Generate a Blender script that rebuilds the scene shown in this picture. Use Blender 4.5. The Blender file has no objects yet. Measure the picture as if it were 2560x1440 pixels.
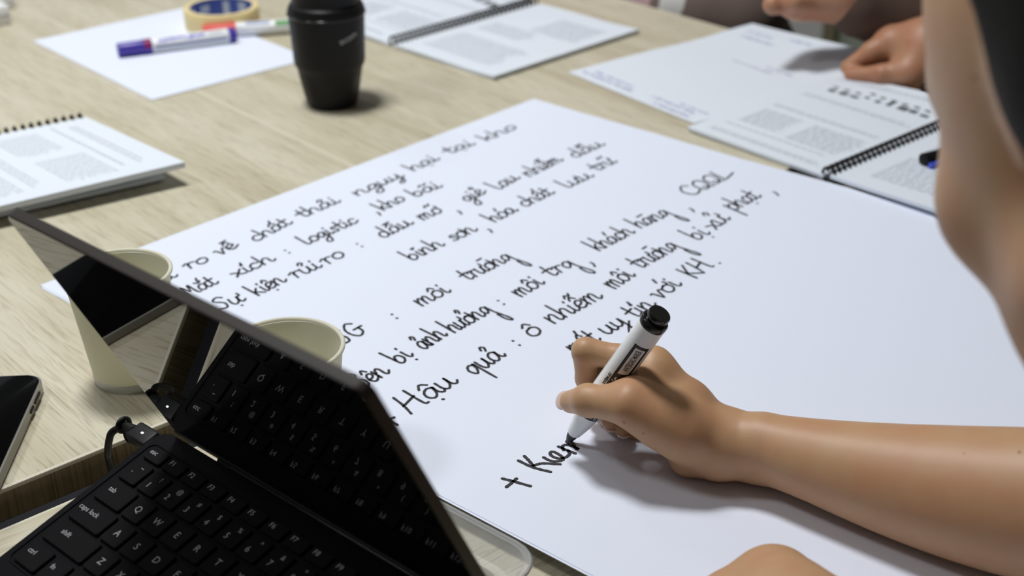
import bpy, bmesh, math, random, unicodedata
import numpy as np
from mathutils import Vector, Matrix
random.seed(7)
rng = np.random.default_rng(5)
SC = bpy.context.scene
COL = SC.collection

# ------------------------------------------------------------------ camera, light, exposure
TZ = 0.74                                   # table top height above the floor
F_PX, PITCH, ROLL, CAM_H = 3413.0, 0.4787, -0.0101, 0.5016
_fw = np.array([0, math.cos(PITCH), -math.sin(PITCH)])
_r0 = np.array([1.0, 0, 0]); _u0 = np.cross(_r0, _fw)
_rt = math.cos(ROLL) * _r0 + math.sin(ROLL) * _u0
_up = -math.sin(ROLL) * _r0 + math.cos(ROLL) * _u0
CAMP = np.array([0, 0, CAM_H + TZ])
cam_d = bpy.data.cameras.new('camera'); cam = bpy.data.objects.new('camera', cam_d); COL.objects.link(cam)
cam_d.sensor_width = 36; cam_d.lens = F_PX / 2560 * 36; cam_d.clip_start = .02
M = Matrix.Identity(4)
for i in range(3):
    M[i][0], M[i][1], M[i][2], M[i][3] = _rt[i], _up[i], -_fw[i], CAMP[i]
cam.matrix_world = M
cam_d.dof.use_dof = True; cam_d.dof.focus_distance = 0.865; cam_d.dof.aperture_fstop = 6.3
SC.camera = cam
SC.view_settings.view_transform = 'Standard'; SC.view_settings.look = 'None'
SC.view_settings.gamma = 1; SC.view_settings.use_curve_mapping = False
SC.view_settings.exposure = 0.15
world = bpy.data.worlds.new('room_ambient'); SC.world = world; world.use_nodes = True
world.node_tree.nodes['Background'].inputs[0].default_value = (.86, .93, 1.0, 1)
world.node_tree.nodes['Background'].inputs[1].default_value = .38
# downlights: (x, y, emission strength); the builder is further down
LIGHTS = [(-.50, 1.36, 70), (-1.7, 3.3, 16), (1.6, 3.2, 3), (-1.6, .7, 24)]

def at(px, py, z=0.0):
    """point of the photo on the plane z metres above the table top"""
    d = _fw + ((px - 1280) / F_PX) * _rt - ((py - 720) / F_PX) * _up
    t = (z - CAM_H) / d[2]
    return CAMP + t * d
def R(px, py, D):
    return CAMP + D * (_fw + ((px - 1280) / F_PX) * _rt - ((py - 720) / F_PX) * _up)
def P(x, y, z):
    return np.array([x, y, z + TZ])
def unit(v):
    v = np.array(v, float); return v / np.linalg.norm(v)
U = unit((.755, .656, 0)); V = unit((.656, -.755, 0)); ZZ = np.array([0, 0, 1.0])
def uv(u, v, z=0.0):
    return U * u + V * v + ZZ * (z + TZ)

# ------------------------------------------------------------------ materials
def nodes_of(name):
    m = bpy.data.materials.new(name); m.use_nodes = True
    return m, m.node_tree.nodes, m.node_tree.links, m.node_tree.nodes['Principled BSDF']
def mat(name, col, rough=.5, metal=0, spec=.5, bump=0, bscale=200, var=0, vscale=30, sss=0, coat=0, ior=1.5):
    m, n, l, b = nodes_of(name)
    b.inputs['Base Color'].default_value = (*col, 1); b.inputs['Roughness'].default_value = rough
    b.inputs['Metallic'].default_value = metal; b.inputs['Specular IOR Level'].default_value = spec
    b.inputs['IOR'].default_value = ior; b.inputs['Coat Weight'].default_value = coat
    tc = n.new('ShaderNodeTexCoord')
    if var:
        t = n.new('ShaderNodeTexNoise'); t.inputs['Scale'].default_value = vscale; t.inputs['Detail'].default_value = 4
        r = n.new('ShaderNodeValToRGB')
        r.color_ramp.elements[0].position = .3; r.color_ramp.elements[1].position = .7
        r.color_ramp.elements[0].color = (*[c * (1 - var) for c in col], 1)
        r.color_ramp.elements[1].color = (*[min(1, c * (1 + var)) for c in col], 1)
        l.new(tc.outputs['Object'], t.inputs['Vector']); l.new(t.outputs['Fac'], r.inputs['Fac']); l.new(r.outputs['Color'], b.inputs['Base Color'])
    if bump:
        t = n.new('ShaderNodeTexNoise'); t.inputs['Scale'].default_value = bscale; t.inputs['Detail'].default_value = 5
        bp = n.new('ShaderNodeBump'); bp.inputs['Strength'].default_value = bump; bp.inputs['Distance'].default_value = .001
        l.new(tc.outputs['Object'], t.inputs['Vector']); l.new(t.outputs['Fac'], bp.inputs['Height']); l.new(bp.outputs['Normal'], b.inputs['Normal'])
    if sss:
        b.inputs['Subsurface Weight'].default_value = sss; b.inputs['Subsurface Radius'].default_value = (.006, .0025, .0012)
        b.inputs['Subsurface Scale'].default_value = 1
    return m
def wood_mat(name, light, dark, rough=.42, s=1.0):
    """laminate oak, grain along object X"""
    m, n, l, b = nodes_of(name)
    tc = n.new('ShaderNodeTexCoord')
    def noise(sx, sy, detail, dist=0.0):
        mp = n.new('ShaderNodeMapping'); mp.inputs['Scale'].default_value = (sx * s, sy * s, 8 * s)
        t = n.new('ShaderNodeTexNoise'); t.inputs['Scale'].default_value = 1; t.inputs['Detail'].default_value = detail
        t.inputs['Distortion'].default_value = dist
        l.new(tc.outputs['Object'], mp.inputs['Vector']); l.new(mp.outputs['Vector'], t.inputs['Vector']); return t
    fine = noise(20, 400, 3, 1.1); broad = noise(2.2, 26, 4, .5); pale = noise(1.2, 7, 2)
    r1 = n.new('ShaderNodeValToRGB'); r1.color_ramp.elements[0].position = .31; r1.color_ramp.elements[1].position = .50
    r1.color_ramp.elements[0].color = (*dark, 1); r1.color_ramp.elements[1].color = (*light, 1)
    l.new(fine.outputs['Fac'], r1.inputs['Fac'])
    r2 = n.new('ShaderNodeValToRGB'); r2.color_ramp.elements[0].position = .32; r2.color_ramp.elements[1].position = .62
    r2.color_ramp.elements[0].color = (.83, .80, .74, 1); r2.color_ramp.elements[1].color = (1, 1, 1, 1)
    l.new(broad.outputs['Fac'], r2.inputs['Fac'])
    mx = n.new('ShaderNodeMix'); mx.data_type = 'RGBA'; mx.blend_type = 'MULTIPLY'; mx.inputs['Factor'].default_value = 1
    l.new(r1.outputs['Color'], mx.inputs['A']); l.new(r2.outputs['Color'], mx.inputs['B'])
    r3 = n.new('ShaderNodeValToRGB'); r3.color_ramp.elements[0].color = (.93, .93, .9, 1); r3.color_ramp.elements[1].color = (1, .98, .96, 1)
    l.new(pale.outputs['Fac'], r3.inputs['Fac'])
    m2 = n.new('ShaderNodeMix'); m2.data_type = 'RGBA'; m2.blend_type = 'MULTIPLY'; m2.inputs['Factor'].default_value = 1
    l.new(mx.outputs['Result'], m2.inputs['A']); l.new(r3.outputs['Color'], m2.inputs['B'])
    l.new(m2.outputs['Result'], b.inputs['Base Color'])
    bp = n.new('ShaderNodeBump'); bp.inputs['Strength'].default_value = .35; bp.inputs['Distance'].default_value = .0006
    l.new(fine.outputs['Fac'], bp.inputs['Height']); l.new(bp.outputs['Normal'], b.inputs['Normal'])
    b.inputs['Roughness'].default_value = rough; b.inputs['Specular IOR Level'].default_value = .35
    return m
def skin_mat(name, col, red):
    m, n, l, b = nodes_of(name)
    tc = n.new('ShaderNodeTexCoord')
    t = n.new('ShaderNodeTexNoise'); t.inputs['Scale'].default_value = 38; t.inputs['Detail'].default_value = 5
    r = n.new('ShaderNodeValToRGB'); r.color_ramp.elements[0].position = .35; r.color_ramp.elements[1].position = .68
    r.color_ramp.elements[0].color = (*col, 1); r.color_ramp.elements[1].color = (*red, 1)
    l.new(tc.outputs['Object'], t.inputs['Vector']); l.new(t.outputs['Fac'], r.inputs['Fac'])
    v = n.new('ShaderNodeTexVoronoi'); v.inputs['Scale'].default_value = 38
    vr = n.new('ShaderNodeValToRGB'); vr.color_ramp.elements[0].position = .03; vr.color_ramp.elements[1].position = .06
    vr.color_ramp.elements[0].color = (.62, .5, .42, 1); vr.color_ramp.elements[1].color = (1, 1, 1, 1)
    l.new(tc.outputs['Object'], v.inputs['Vector']); l.new(v.outputs['Distance'], vr.inputs['Fac'])
    mx = n.new('ShaderNodeMix'); mx.data_type = 'RGBA'; mx.blend_type = 'MULTIPLY'; mx.inputs['Factor'].default_value = 1
    l.new(r.outputs['Color'], mx.inputs['A']); l.new(vr.outputs['Color'], mx.inputs['B'])
    l.new(mx.outputs['Result'], b.inputs['Base Color'])
    w = n.new('ShaderNodeTexNoise'); w.inputs['Scale'].default_value = 1500; w.inputs['Detail'].default_value = 3
    bp = n.new('ShaderNodeBump'); bp.inputs['Strength'].default_value = .22; bp.inputs['Distance'].default_value = .0003
    l.new(tc.outputs['Object'], w.inputs['Vector']); l.new(w.outputs['Fac'], bp.inputs['Height']); l.new(bp.outputs['Normal'], b.inputs['Normal'])
    b.inputs['Roughness'].default_value = .46; b.inputs['Specular IOR Level'].default_value = .42
    b.inputs['Subsurface Weight'].default_value = .12; b.inputs['Subsurface Radius'].default_value = (.006, .0022, .001); b.inputs['Subsurface Scale'].default_value = 1
    return m
def emit(name, col, s):
    m, n, l, b = nodes_of(name)
    b.inputs['Base Color'].default_value = (0, 0, 0, 1); b.inputs['Emission Color'].default_value = (*col, 1); b.inputs['Emission Strength'].default_value = s
    return m
def clear_plastic(name):
    m, n, l, b = nodes_of(name)
    n.remove(b); out = n['Material Output']
    tr = n.new('ShaderNodeBsdfTransparent'); tr.inputs[0].default_value = (.93, .94, .94, 1)
    gl = n.new('ShaderNodeBsdfGlossy'); gl.inputs['Roughness'].default_value = .12
    df = n.new('ShaderNodeBsdfDiffuse'); df.inputs[0].default_value = (.8, .82, .83, 1)
    lw = n.new('ShaderNodeLayerWeight'); lw.inputs[0].default_value = .35
    a = n.new('ShaderNodeMixShader'); a.inputs[0].default_value = .36
    l.new(tr.outputs[0], a.inputs[1]); l.new(df.outputs[0], a.inputs[2])
    c = n.new('ShaderNodeMixShader'); l.new(lw.outputs['Fresnel'], c.inputs[0]); l.new(a.outputs[0], c.inputs[1]); l.new(gl.outputs[0], c.inputs[2])
    l.new(c.outputs[0], out.inputs['Surface'])
    return m
PAPER = mat('paper_white', (.79, .845, .985), .75, spec=.2, bump=.08, bscale=400)
PAPER2 = mat('paper_page', (.75, .81, .90), .7, spec=.25, bump=.05, bscale=300)
WOOD = wood_mat('oak_laminate', (.66, .63, .51), (.47, .425, .32))
WOODE = wood_mat('oak_edge_band_shaded', (.36, .30, .20), (.20, .15, .09), s=.8)  # darker copy of the oak: shade of the edge faces put into the colour
LIP = mat('laminate_lip', (.66, .62, .50), .5)
STEEL = mat('table_leg_grey', (.35, .36, .38), .4, metal=.6)
INK = mat('marker_ink', (.022, .022, .027), .55)
PRINT = mat('print_grey', (.54, .58, .64), .8)
PRINTD = mat('print_dark', (.10, .12, .13), .8)
BIRO = mat('violet_biro', (.50, .48, .74), .7)
BLACKP = mat('black_plastic', (.008, .008, .009), .45, spec=.2)
KEYM = mat('key_black', (.010, .010, .0112), .65, spec=.03, bump=.1, bscale=1500)
DECK = mat('deck_black', (.009, .009, .0105), .65, spec=.04, bump=.5, bscale=900)
GLASSB = mat('screen_glass', (.003, .0035, .0035), .02, spec=.5, ior=1.5)
METAL = mat('lid_metal', (.04, .034, .03), .45, spec=.25)
LEGEND = mat('key_legend', (.36, .36, .38), .6)
def thin_paper(name, col, rough, tr):
    m, n, l, b = nodes_of(name)
    b.inputs['Base Color'].default_value = (*col, 1); b.inputs['Roughness'].default_value = rough; b.inputs['Specular IOR Level'].default_value = .3
    t = n.new('ShaderNodeBsdfTranslucent'); t.inputs[0].default_value = (*col, 1)
    x = n.new('ShaderNodeMixShader'); x.inputs[0].default_value = tr
    l.new(b.outputs[0], x.inputs[1]); l.new(t.outputs[0], x.inputs[2]); l.new(x.outputs[0], n['Material Output'].inputs['Surface'])
    return m
CUPM = thin_paper('cup_paper', (.90, .885, .77), .6, .35)
CUPIN = thin_paper('cup_inside', (.89, .875, .73), .45, .35)
CUPF = mat('cup_foot', (.80, .80, .76), .6, spec=.3)
WHITEP = mat('white_plastic', (.86, .88, .90), .3, spec=.5)
BLUEP = mat('violet_blue_plastic', (.06, .035, .36), .35)
BLUEI = mat('blue_label_ink', (.10, .12, .62), .5)
REDP = mat('red_plastic', (.70, .05, .04), .4)
GREENI = mat('green_label_ink', (.12, .36, .13), .5)
TAPEM = mat('masking_tape', (.80, .66, .33), .55, bump=.2, bscale=120)
TAPEC = mat('tape_core_blue', (.05, .09, .36), .5)
TAPEL = mat('tape_core_pale', (.50, .56, .64), .5)
SKIN = skin_mat('skin', (.52, .32, .178), (.51, .278, .155))
SKIN2 = skin_mat('skin_deeper', (.43, .225, .13), (.43, .19, .11))
NAIL = mat('fingernail', (.72, .52, .44), .25, spec=.6)
HAIR = mat('black_hair', (.006, .005, .005), .6, spec=.12, bump=.6, bscale=250)
TAUPEC = mat('taupe_cloth', (.17, .125, .11), .9, bump=.3, bscale=400)
BROWNC = mat('brown_cloth', (.085, .050, .036), .85, bump=.4, bscale=500)
PINKC = mat('pink_cloth', (.56, .38, .40), .9, bump=.3, bscale=500)
WHITEC = mat('white_cloth', (.72, .72, .70), .9)
GREYC = mat('grey_shirt', (.10, .10, .12), .9, bump=.3, bscale=500)
DARKC = mat('dark_trousers', (.03, .03, .04), .9)
FLOORM = mat('floor_vinyl', (.22, .21, .26), .45, var=.08, vscale=3)
BLOCKD = mat('light_block_grey', (.16, .16, .165), .85)  # dark tone for the two unseen panels added to block ambient light
WALLP = mat('wall_pale', (.46, .46, .43), .8)
WALLG = mat('wall_sage', (.29, .32, .25), .8)
TRIMM = mat('trim_olive', (.16, .14, .08), .6)
CEILM = mat('ceiling_grey', (.45, .45, .45), .9)
CLEAR = clear_plastic('clear_plastic')
LED = emit('charger_led', (.75, .85, 1.0), 4)

# ------------------------------------------------------------------ object helpers
def tag(o, label=None, cat=None, group=None, kind=None):
    if label: o['label'] = label
    if cat: o['category'] = cat
    if group: o['group'] = group
    if kind: o['kind'] = kind
    return o
def empty(name, loc, label, cat, group=None, rot=None):
    o = bpy.data.objects.new(name, None); COL.objects.link(o); o.empty_display_size = .02
    m = rot.to_4x4() if rot is not None else Matrix.Identity(4)
    m.translation = Vector(loc); o.matrix_world = m
    return tag(o, label, cat, group)
def frame(x, y, z=None):
    x = Vector(x).normalized(); y = Vector(y); y = (y - x * y.dot(x)).normalized(); z = x.cross(y)
    return Matrix((x, y, z)).transposed()
class MB:
    def __init__(s): s.bm = bmesh.new()
    def box(s, c, size, rot=None, bevel=0, seg=2):
        r = bmesh.ops.create_cube(s.bm, size=1); vs = r['verts']
        bmesh.ops.scale(s.bm, vec=Vector(size), verts=vs)
        if bevel:
            es = list({e for v in vs for e in v.link_edges})
            q = bmesh.ops.bevel(s.bm, geom=es, offset=bevel, segments=seg, affect='EDGES', profile=.5)
            vs = list({v for v in vs if v.is_valid} | set(q['verts']))
        if rot is not None: bmesh.ops.rotate(s.bm, cent=(0, 0, 0), matrix=rot, verts=vs)
        bmesh.ops.translate(s.bm, vec=Vector(c), verts=vs); return s
    def prism(s, pts, z0, z1, bevel=0, seg=2):
        """pts: xy outline"""
        lo = [s.bm.verts.new((p[0], p[1], z0)) for p in pts]; hi = [s.bm.verts.new((p[0], p[1], z1)) for p in pts]
        n = len(pts)
        s.bm.faces.new(lo[::-1]); top = s.bm.faces.new(hi)
        for i in range(n): s.bm.faces.new((lo[i], lo[(i + 1) % n], hi[(i + 1) % n], hi[i]))
        if bevel: bmesh.ops.bevel(s.bm, geom=list(top.edges), offset=bevel, segments=seg, affect='EDGES', profile=.5)
        return s
    def lathe(s, prof, n=48, mod=None):
        rings = []
        for r, z in prof:
            ring = []
            for i in range(n):
                a = 2 * math.pi * i / n; rr = r * (mod(a, z) if mod else 1)
                ring.append(s.bm.verts.new((rr * math.cos(a), rr * math.sin(a), z)))
            rings.append(ring)
        for a, b in zip(rings, rings[1:]):
            for i in range(n): s.bm.faces.new((a[i], a[(i + 1) % n], b[(i + 1) % n], b[i]))
        s._ends = rings; return s
    def caps(s, first=True, last=True):
        if first: s.bm.faces.new(s._ends[0][::-1])
        if last: s.bm.faces.new(s._ends[-1])
        return s
    def tube(s, pts, r, n=12, closed=False):
        pts = [Vector(p) for p in pts]; rs = r if hasattr(r, '__len__') else [r] * len(pts)
        rings = []; prev = None
        for i, p in enumerate(pts):
            a = pts[max(0, i - 1)]; b = pts[min(len(pts) - 1, i + 1)]
            if closed: a, b = pts[i - 1], pts[(i + 1) % len(pts)]
            t = (b - a).normalized()
            if prev is None: prev = t.orthogonal().normalized()
            x = (prev - t * prev.dot(t)).normalized(); y = t.cross(x); prev = x
            rings.append([s.bm.verts.new(p + (x * math.cos(2 * math.pi * k / n) + y * math.sin(2 * math.pi * k / n)) * rs[i]) for k in range(n)])
        prs = list(zip(rings, rings[1:])) + ([(rings[-1], rings[0])] if closed else [])
        for a, b in prs:
            for i in range(n): s.bm.faces.new((a[i], a[(i + 1) % n], b[(i + 1) % n], b[i]))
        if not closed: s.bm.faces.new(rings[0][::-1]); s.bm.faces.new(rings[-1])
        return s
    def poly(s, pts):
        s.bm.faces.new([s.bm.verts.new(Vector(p)) for p in pts]); return s
    def grid(s, fn, nu, nv, thick=0.0):
        g = [[s.bm.verts.new(Vector(fn(i / nu, j / nv))) for j in range(nv + 1)] for i in range(nu + 1)]
        for i in range(nu):
            for j in range(nv): s.bm.faces.new((g[i][j], g[i + 1][j], g[i + 1][j + 1], g[i][j + 1]))
        if thick:
            h = [[s.bm.verts.new(v.co - Vector((0, 0, thick))) for v in row] for row in g]
            for i in range(nu):
                for j in range(nv): s.bm.faces.new((h[i][j], h[i][j + 1], h[i + 1][j + 1], h[i + 1][j]))
            for i in range(nu):
                s.bm.faces.new((g[i][0], h[i][0], h[i + 1][0], g[i + 1][0])); s.bm.faces.new((g[i + 1][nv], h[i + 1][nv], h[i][nv], g[i][nv]))
            for j in range(nv):
                s.bm.faces.new((g[0][j + 1], h[0][j + 1], h[0][j], g[0][j])); s.bm.faces.new((g[nu][j], h[nu][j], h[nu][j + 1], g[nu][j + 1]))
        return s
    def build(s, name, m, parent=None, smooth=False, sharp=None):
        bmesh.ops.recalc_face_normals(s.bm, faces=s.bm.faces)
        me = bpy.data.meshes.new(name); s.bm.to_mesh(me); s.bm.free()
        me.materials.append(m)
        if smooth: me.polygons.foreach_set('use_smooth', [True] * len(me.polygons))
        if smooth and sharp: me.set_sharp_from_angle(angle=math.radians(sharp))
        o = bpy.data.objects.new(name, me); COL.objects.link(o)
        if parent is not None: o.parent = parent
        return o
def local(parent, p):
    return parent.matrix_world.inverted() @ Vector(p)
def mesh_obj(name, verts, faces, m, parent=None, smooth=True):
    me = bpy.data.meshes.new(name); me.from_pydata([tuple(v) for v in verts], [], [tuple(f) for f in faces]); me.materials.append(m)
    if smooth: me.polygons.foreach_set('use_smooth', [True] * len(me.polygons))
    o = bpy.data.objects.new(name, me); COL.objects.link(o)
    if parent is not None: o.parent = parent
    return o
def text_geo(txt, size, align='CENTER', bold=0.0, ycut=0):
    """flat letters in the XY plane as (verts, faces)"""
    c = bpy.data.curves.new('t', 'FONT'); c.body = txt; c.size = size; c.align_x = align; c.align_y = 'CENTER'; c.offset = bold; c.resolution_u = 3
    o = bpy.data.objects.new('t', c); COL.objects.link(o)
    dg = bpy.context.evaluated_depsgraph_get(); me = bpy.data.meshes.new_from_object(o.evaluated_get(dg))
    if ycut:
        bm = bmesh.new(); bm.from_mesh(me)
        for k in range(-ycut, ycut + 1):
            bmesh.ops.bisect_plane(bm, geom=bm.verts[:] + bm.edges[:] + bm.faces[:], plane_co=(0, size * .55 * k / ycut, 0), plane_no=(0, 1, 0))
        bm.to_mesh(me); bm.free()
    vs = [v.co.copy() for v in me.vertices]; fs = [list(p.vertices) for p in me.polygons]
    bpy.data.objects.remove(o); bpy.data.curves.remove(c); bpy.data.meshes.remove(me)
    return vs, fs

# ------------------------------------------------------------------ signed distance flesh
def sd_cone(p, a, b, r1, r2):
    ba = b - a; L2 = ba @ ba
    t = np.clip(((p - a) @ ba) / L2, 0, 1)
    d = p - a - t[..., None] * ba
    return np.sqrt((d * d).sum(-1)) - (r1 + (r2 - r1) * t)
def sd_limb(p, a, b, ts, rs, bow):
    ba = b - a; L2 = ba @ ba
    t = np.clip(((p - a) @ ba) / L2, 0, 1)
    d = p - a - t[..., None] * ba - (4 * t * (1 - t))[..., None] * bow
    return np.sqrt((d * d).sum(-1)) - np.polyval(np.polyfit(ts, rs, 3), t)
def sd_ell(p, c, Rm, r):
    q = (p - c) @ Rm
    k0 = np.sqrt(((q / r) ** 2).sum(-1)); k1 = np.sqrt(((q / (r * r)) ** 2).sum(-1))
    return k0 * (k0 - 1) / np.maximum(k1, 1e-9)
def smin(a, b, k):
    h = np.maximum(k - np.abs(a - b), 0) / k
    return np.minimum(a, b) - h * h * k * .25
def sdf_mesh(prims, h):
    """prims: ('c',a,b,r1,r2,k) | ('e',c,R,r,k) | ('-c',...) carve | ('cut',point,normal)"""
    lo = np.full(3, 1e9); hi = -lo
    def bounds(q):
        if q[0] in ('c', '-c'):
            r = max(q[3], q[4]); return np.minimum(q[1], q[2]) - r, np.maximum(q[1], q[2]) + r
        if q[0] == 'g':
            r = max(q[4]) + .01; return np.minimum(q[1], q[2]) - r, np.maximum(q[1], q[2]) + r
        r = max(q[3]); return q[1] - r, q[1] + r
    for q in prims:
        if q[0] in ('c', 'e', 'g'):
            a, b = bounds(q); lo = np.minimum(lo, a); hi = np.maximum(hi, b)
    lo -= 4 * h; hi += 4 * h
    n = np.ceil((hi - lo) / h).astype(int) + 1
    F = np.full(n, .05, np.float32)
    for q in prims:
        if q[0] == 'cut':
            g = np.stack(np.meshgrid(*[lo[i] + h * np.arange(n[i]) for i in range(3)], indexing='ij'), -1)
            F = np.maximum(F, ((g - q[1]) @ q[2]).astype(np.float32)); continue
        a, b = bounds(q); k = q[-1]
        i0 = np.maximum(((a - 2 * k - 3 * h - lo) / h).astype(int), 0); i1 = np.minimum(((b + 2 * k + 3 * h - lo) / h).astype(int) + 2, n)
        ax = [lo[i] + h * np.arange(i0[i], i1[i]) for i in range(3)]
        g = np.stack(np.meshgrid(*ax, indexing='ij'), -1)
        sl = tuple(slice(i0[i], i1[i]) for i in range(3))
        if q[0] == 'c': F[sl] = smin(F[sl], sd_cone(g, q[1], q[2], q[3], q[4]), k)
        elif q[0] == 'g': F[sl] = smin(F[sl], sd_limb(g, q[1], q[2], q[3], q[4], q[5]), k)
        elif q[0] == 'e': F[sl] = smin(F[sl], sd_ell(g, q[1], q[2], q[3]), k)
        elif q[0] == '-c': F[sl] = -smin(-F[sl], sd_cone(g, q[1], q[2], q[3], q[4]), k)
    return surface_nets(F, lo, h)
def surface_nets(F, lo, h):
    S = F < 0
    c = [S[i:S.shape[0] - 1 + i, j:S.shape[1] - 1 + j, k:S.shape[2] - 1 + k] for i in (0, 1) for j in (0, 1) for k in (0, 1)]
    cnt = sum(x.astype(np.int8) for x in c)
    act = np.argwhere((cnt > 0) & (cnt < 8))
    idx = np.full(cnt.shape, -1, np.int64); idx[tuple(act.T)] = np.arange(len(act))
    pos = np.zeros((len(act), 3)); num = np.zeros(len(act))
    offs = [(i, j, k) for i in (0, 1) for j in (0, 1) for k in (0, 1)]
    for a in offs:
        for ax in range(3):
            if a[ax]: continue
            b = list(a); b[ax] = 1
            fa = F[tuple((act + a).T)]; fb = F[tuple((act + b).T)]
            m = (fa < 0) != (fb < 0)
            t = np.where(m, fa / np.where(fa == fb, 1, fa - fb), 0)
            p = np.array(a, float)[None] + t[:, None] * (np.array(b) - np.array(a))[None]
            pos[m] += p[m]; num[m] += 1
    verts = lo + h * (act + pos / num[:, None])
    faces = []
    for ax in range(3):
        o1, o2 = (ax + 1) % 3, (ax + 2) % 3
        A = np.moveaxis(S, ax, 0)
        ch = np.argwhere(A[:-1] != A[1:]); full = np.empty_like(ch)
        rest = [d for d in range(3) if d != ax]
        full[:, ax] = ch[:, 0]; full[:, rest[0]] = ch[:, 1]; full[:, rest[1]] = ch[:, 2]
        ok = (full[:, o1] > 0) & (full[:, o2] > 0) & (full[:, o1] < cnt.shape[o1]) & (full[:, o2] < cnt.shape[o2]); full = full[ok]
        e1 = np.zeros(3, int); e1[o1] = 1; e2 = np.zeros(3, int); e2[o2] = 1
        q = np.stack([idx[tuple((full - e1 - e2).T)], idx[tuple((full - e2).T)], idx[tuple(full.T)], idx[tuple((full - e1).T)]], 1)
        flip = ~S[tuple(full.T)]
        q[flip] = q[flip][:, ::-1]
        faces.append(q)
    faces = np.concatenate(faces); faces = faces[(faces >= 0).all(1)]
    return verts, faces
def flesh(name, parts, m, parent=None):
    """parts: list of (prims, cell size); one continuous object"""
    vs, fs, k = [], [], 0
    for prims, h in parts:
        v, f = sdf_mesh(prims, h); vs.append(v); fs.append(f + k); k += len(v)
    vs = np.concatenate(vs); fs = np.concatenate(fs)
    if parent is not None:
        vs = vs - np.array(parent.matrix_world.translation)
    return mesh_obj(name, vs, fs.tolist(), m, parent)
def C(a, b, r1, r2, k=.01): return ('c', np.array(a, float), np.array(b, float), r1, r2, k)
def E(c, axes, r, k=.02): return ('e', np.array(c, float), np.stack([unit(a) for a in axes], 1), np.array(r, float), k)
def ell_part(name, c, axes, r, m, parent):
    me = MB(); bmesh.ops.create_uvsphere(me.bm, u_segments=20, v_segments=12, radius=1)
    A = np.stack([unit(a) for a in axes], 1)
    for v in me.bm.verts: v.co = Vector(A @ (np.array(v.co) * r) + np.array(c)) - parent.matrix_world.translation
    return me.build(name, m, parent, smooth=True)

# ------------------------------------------------------------------ the room
RUV = frame(U, -V)
def struct(name, mb, m, **k):
    return tag(mb.build(name, m, **k), kind='structure')
def quadbox(name, c, size, m):
    b = MB(); b.box(c, size, RUV); return struct(name, b, m)
quadbox('floor', uv(0, -1, -TZ - .05), (8, 8, .1), FLOORM)
quadbox('ceiling', uv(0, -1, 2.12), (8, 8, .1), CEILM)
WU = 2.55
_w = at(2084, 80, 0); _d = (_w - CAMP); _k = (WU - CAMP @ U) / (_d @ U); VT = (CAMP + _k * _d) @ V      # where the trim stands on the back wall
quadbox('wall_back', uv(WU + .05, (VT + -4.5) / 2, .665), (.1, VT + 4.5, 2.81), WALLP)
quadbox('wall_right', uv(WU + .05, (VT + 2.9) / 2, .665), (.1, 2.9 - VT, 2.81), WALLG)
quadbox('light_block_front', uv(0, 1.15, .665), (8, .1, 2.81), BLOCKD)  # unseen, added behind the camera to cut ambient fill from the front
quadbox('light_block_left', uv(-2.6, -1, .665), (.1, 8, 2.81), BLOCKD)  # unseen too, added alongside to hold back ambient from the left
quadbox('trim_1', uv(WU - .005, VT, .665), (.03, .034, 2.81), TRIMM)
quadbox('baseboard_back', uv(WU - .006, -1, -TZ + .05), (.012, 7, .1), TRIMM)

def downlight(i, x, y, s):
    e = empty('ceiling_light', P(x, y, 2.07), 'round recessed ceiling downlight above the table', 'ceiling light', 'ceiling downlights')
    MB().lathe([(.235, 0), (.235, -.012), (.221, -.016), (.221, 0)], 40).build('rim', WHITEP, e, smooth=True, sharp=40)
    d = MB(); d.lathe([(.22, -.008), (.001, -.008)], 40); d.build('diffuser', emit('downlight_glow', (1.0, 1.0, .985), s), e)
for i, (x, y, s) in enumerate(LIGHTS): downlight(i, x, y, s)

# ------------------------------------------------------------------ tables
NZ = -.013                                   # the near table stands a little lower
def table(u0, u1, v0, v1, z, grain_v, label):
    rot = frame(V, U) if grain_v else frame(U, -V)
    c = uv((u0 + u1) / 2, (v0 + v1) / 2, z)
    e = empty('office_table', (c[0], c[1], 0), label, 'table', None, rot)
    lx, ly = (v1 - v0, u1 - u0) if grain_v else (u1 - u0, v1 - v0)
    h = TZ + z
    t = MB(); t.box((0, 0, h - .0125), (lx - .003, ly - .003, .025), bevel=.0012, seg=2)
    top = t.build('tabletop', WOOD, e)
    top.data.materials.append(WOODE); top.data.materials.append(LIP)
    for p in top.data.polygons:
        if abs(p.normal.z) < .5: p.material_index = 1
        elif p.normal.z < .97: p.material_index = 2
    lip = MB()
    for sx, sy, a, b in ((0, 1, lx, .003), (0, -1, lx, .003), (1, 0, .003, ly), (-1, 0, .003, ly)):
        lip.box((sx * (lx - .003) / 2, sy * (ly - .003) / 2, h - .0017), (a, b, .0034), bevel=.001, seg=2)
    lip.build('edge_lip', LIP, e)
    for sx in (-1, 1):
        for sy in (-1, 1):
            b = MB(); b.box((sx * (lx / 2 - .06), sy * (ly / 2 - .06), (h - .025) / 2), (.04, .04, h - .025), bevel=.003); b.build('leg', STEEL, e)
    b = MB()
    for sy in (-1, 1): b.box((0, sy * (ly / 2 - .06), h - .045), (lx - .16, .03, .04))
    b.build('apron', STEEL, e)
    return e
VF = (at(0, 1222)@V + at(416, 1059)@V) / 2
VN = (at(0, 1324, NZ)@V + at(187, 1243, NZ)@V) / 2
US = (at(440, 205)@U + at(890, 415)@U) / 2
UE = 1.30
table(US - .9, US - .0002, VF - 1.9, VF, 0, True, 'pale oak table under the phone, cups and black tumbler, left of the seam')
table(US + .0002, UE, VF - 1.9, VF, 0, True, 'pale oak table under the violet-noted sheet and far open notebooks, right of the seam')
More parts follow.
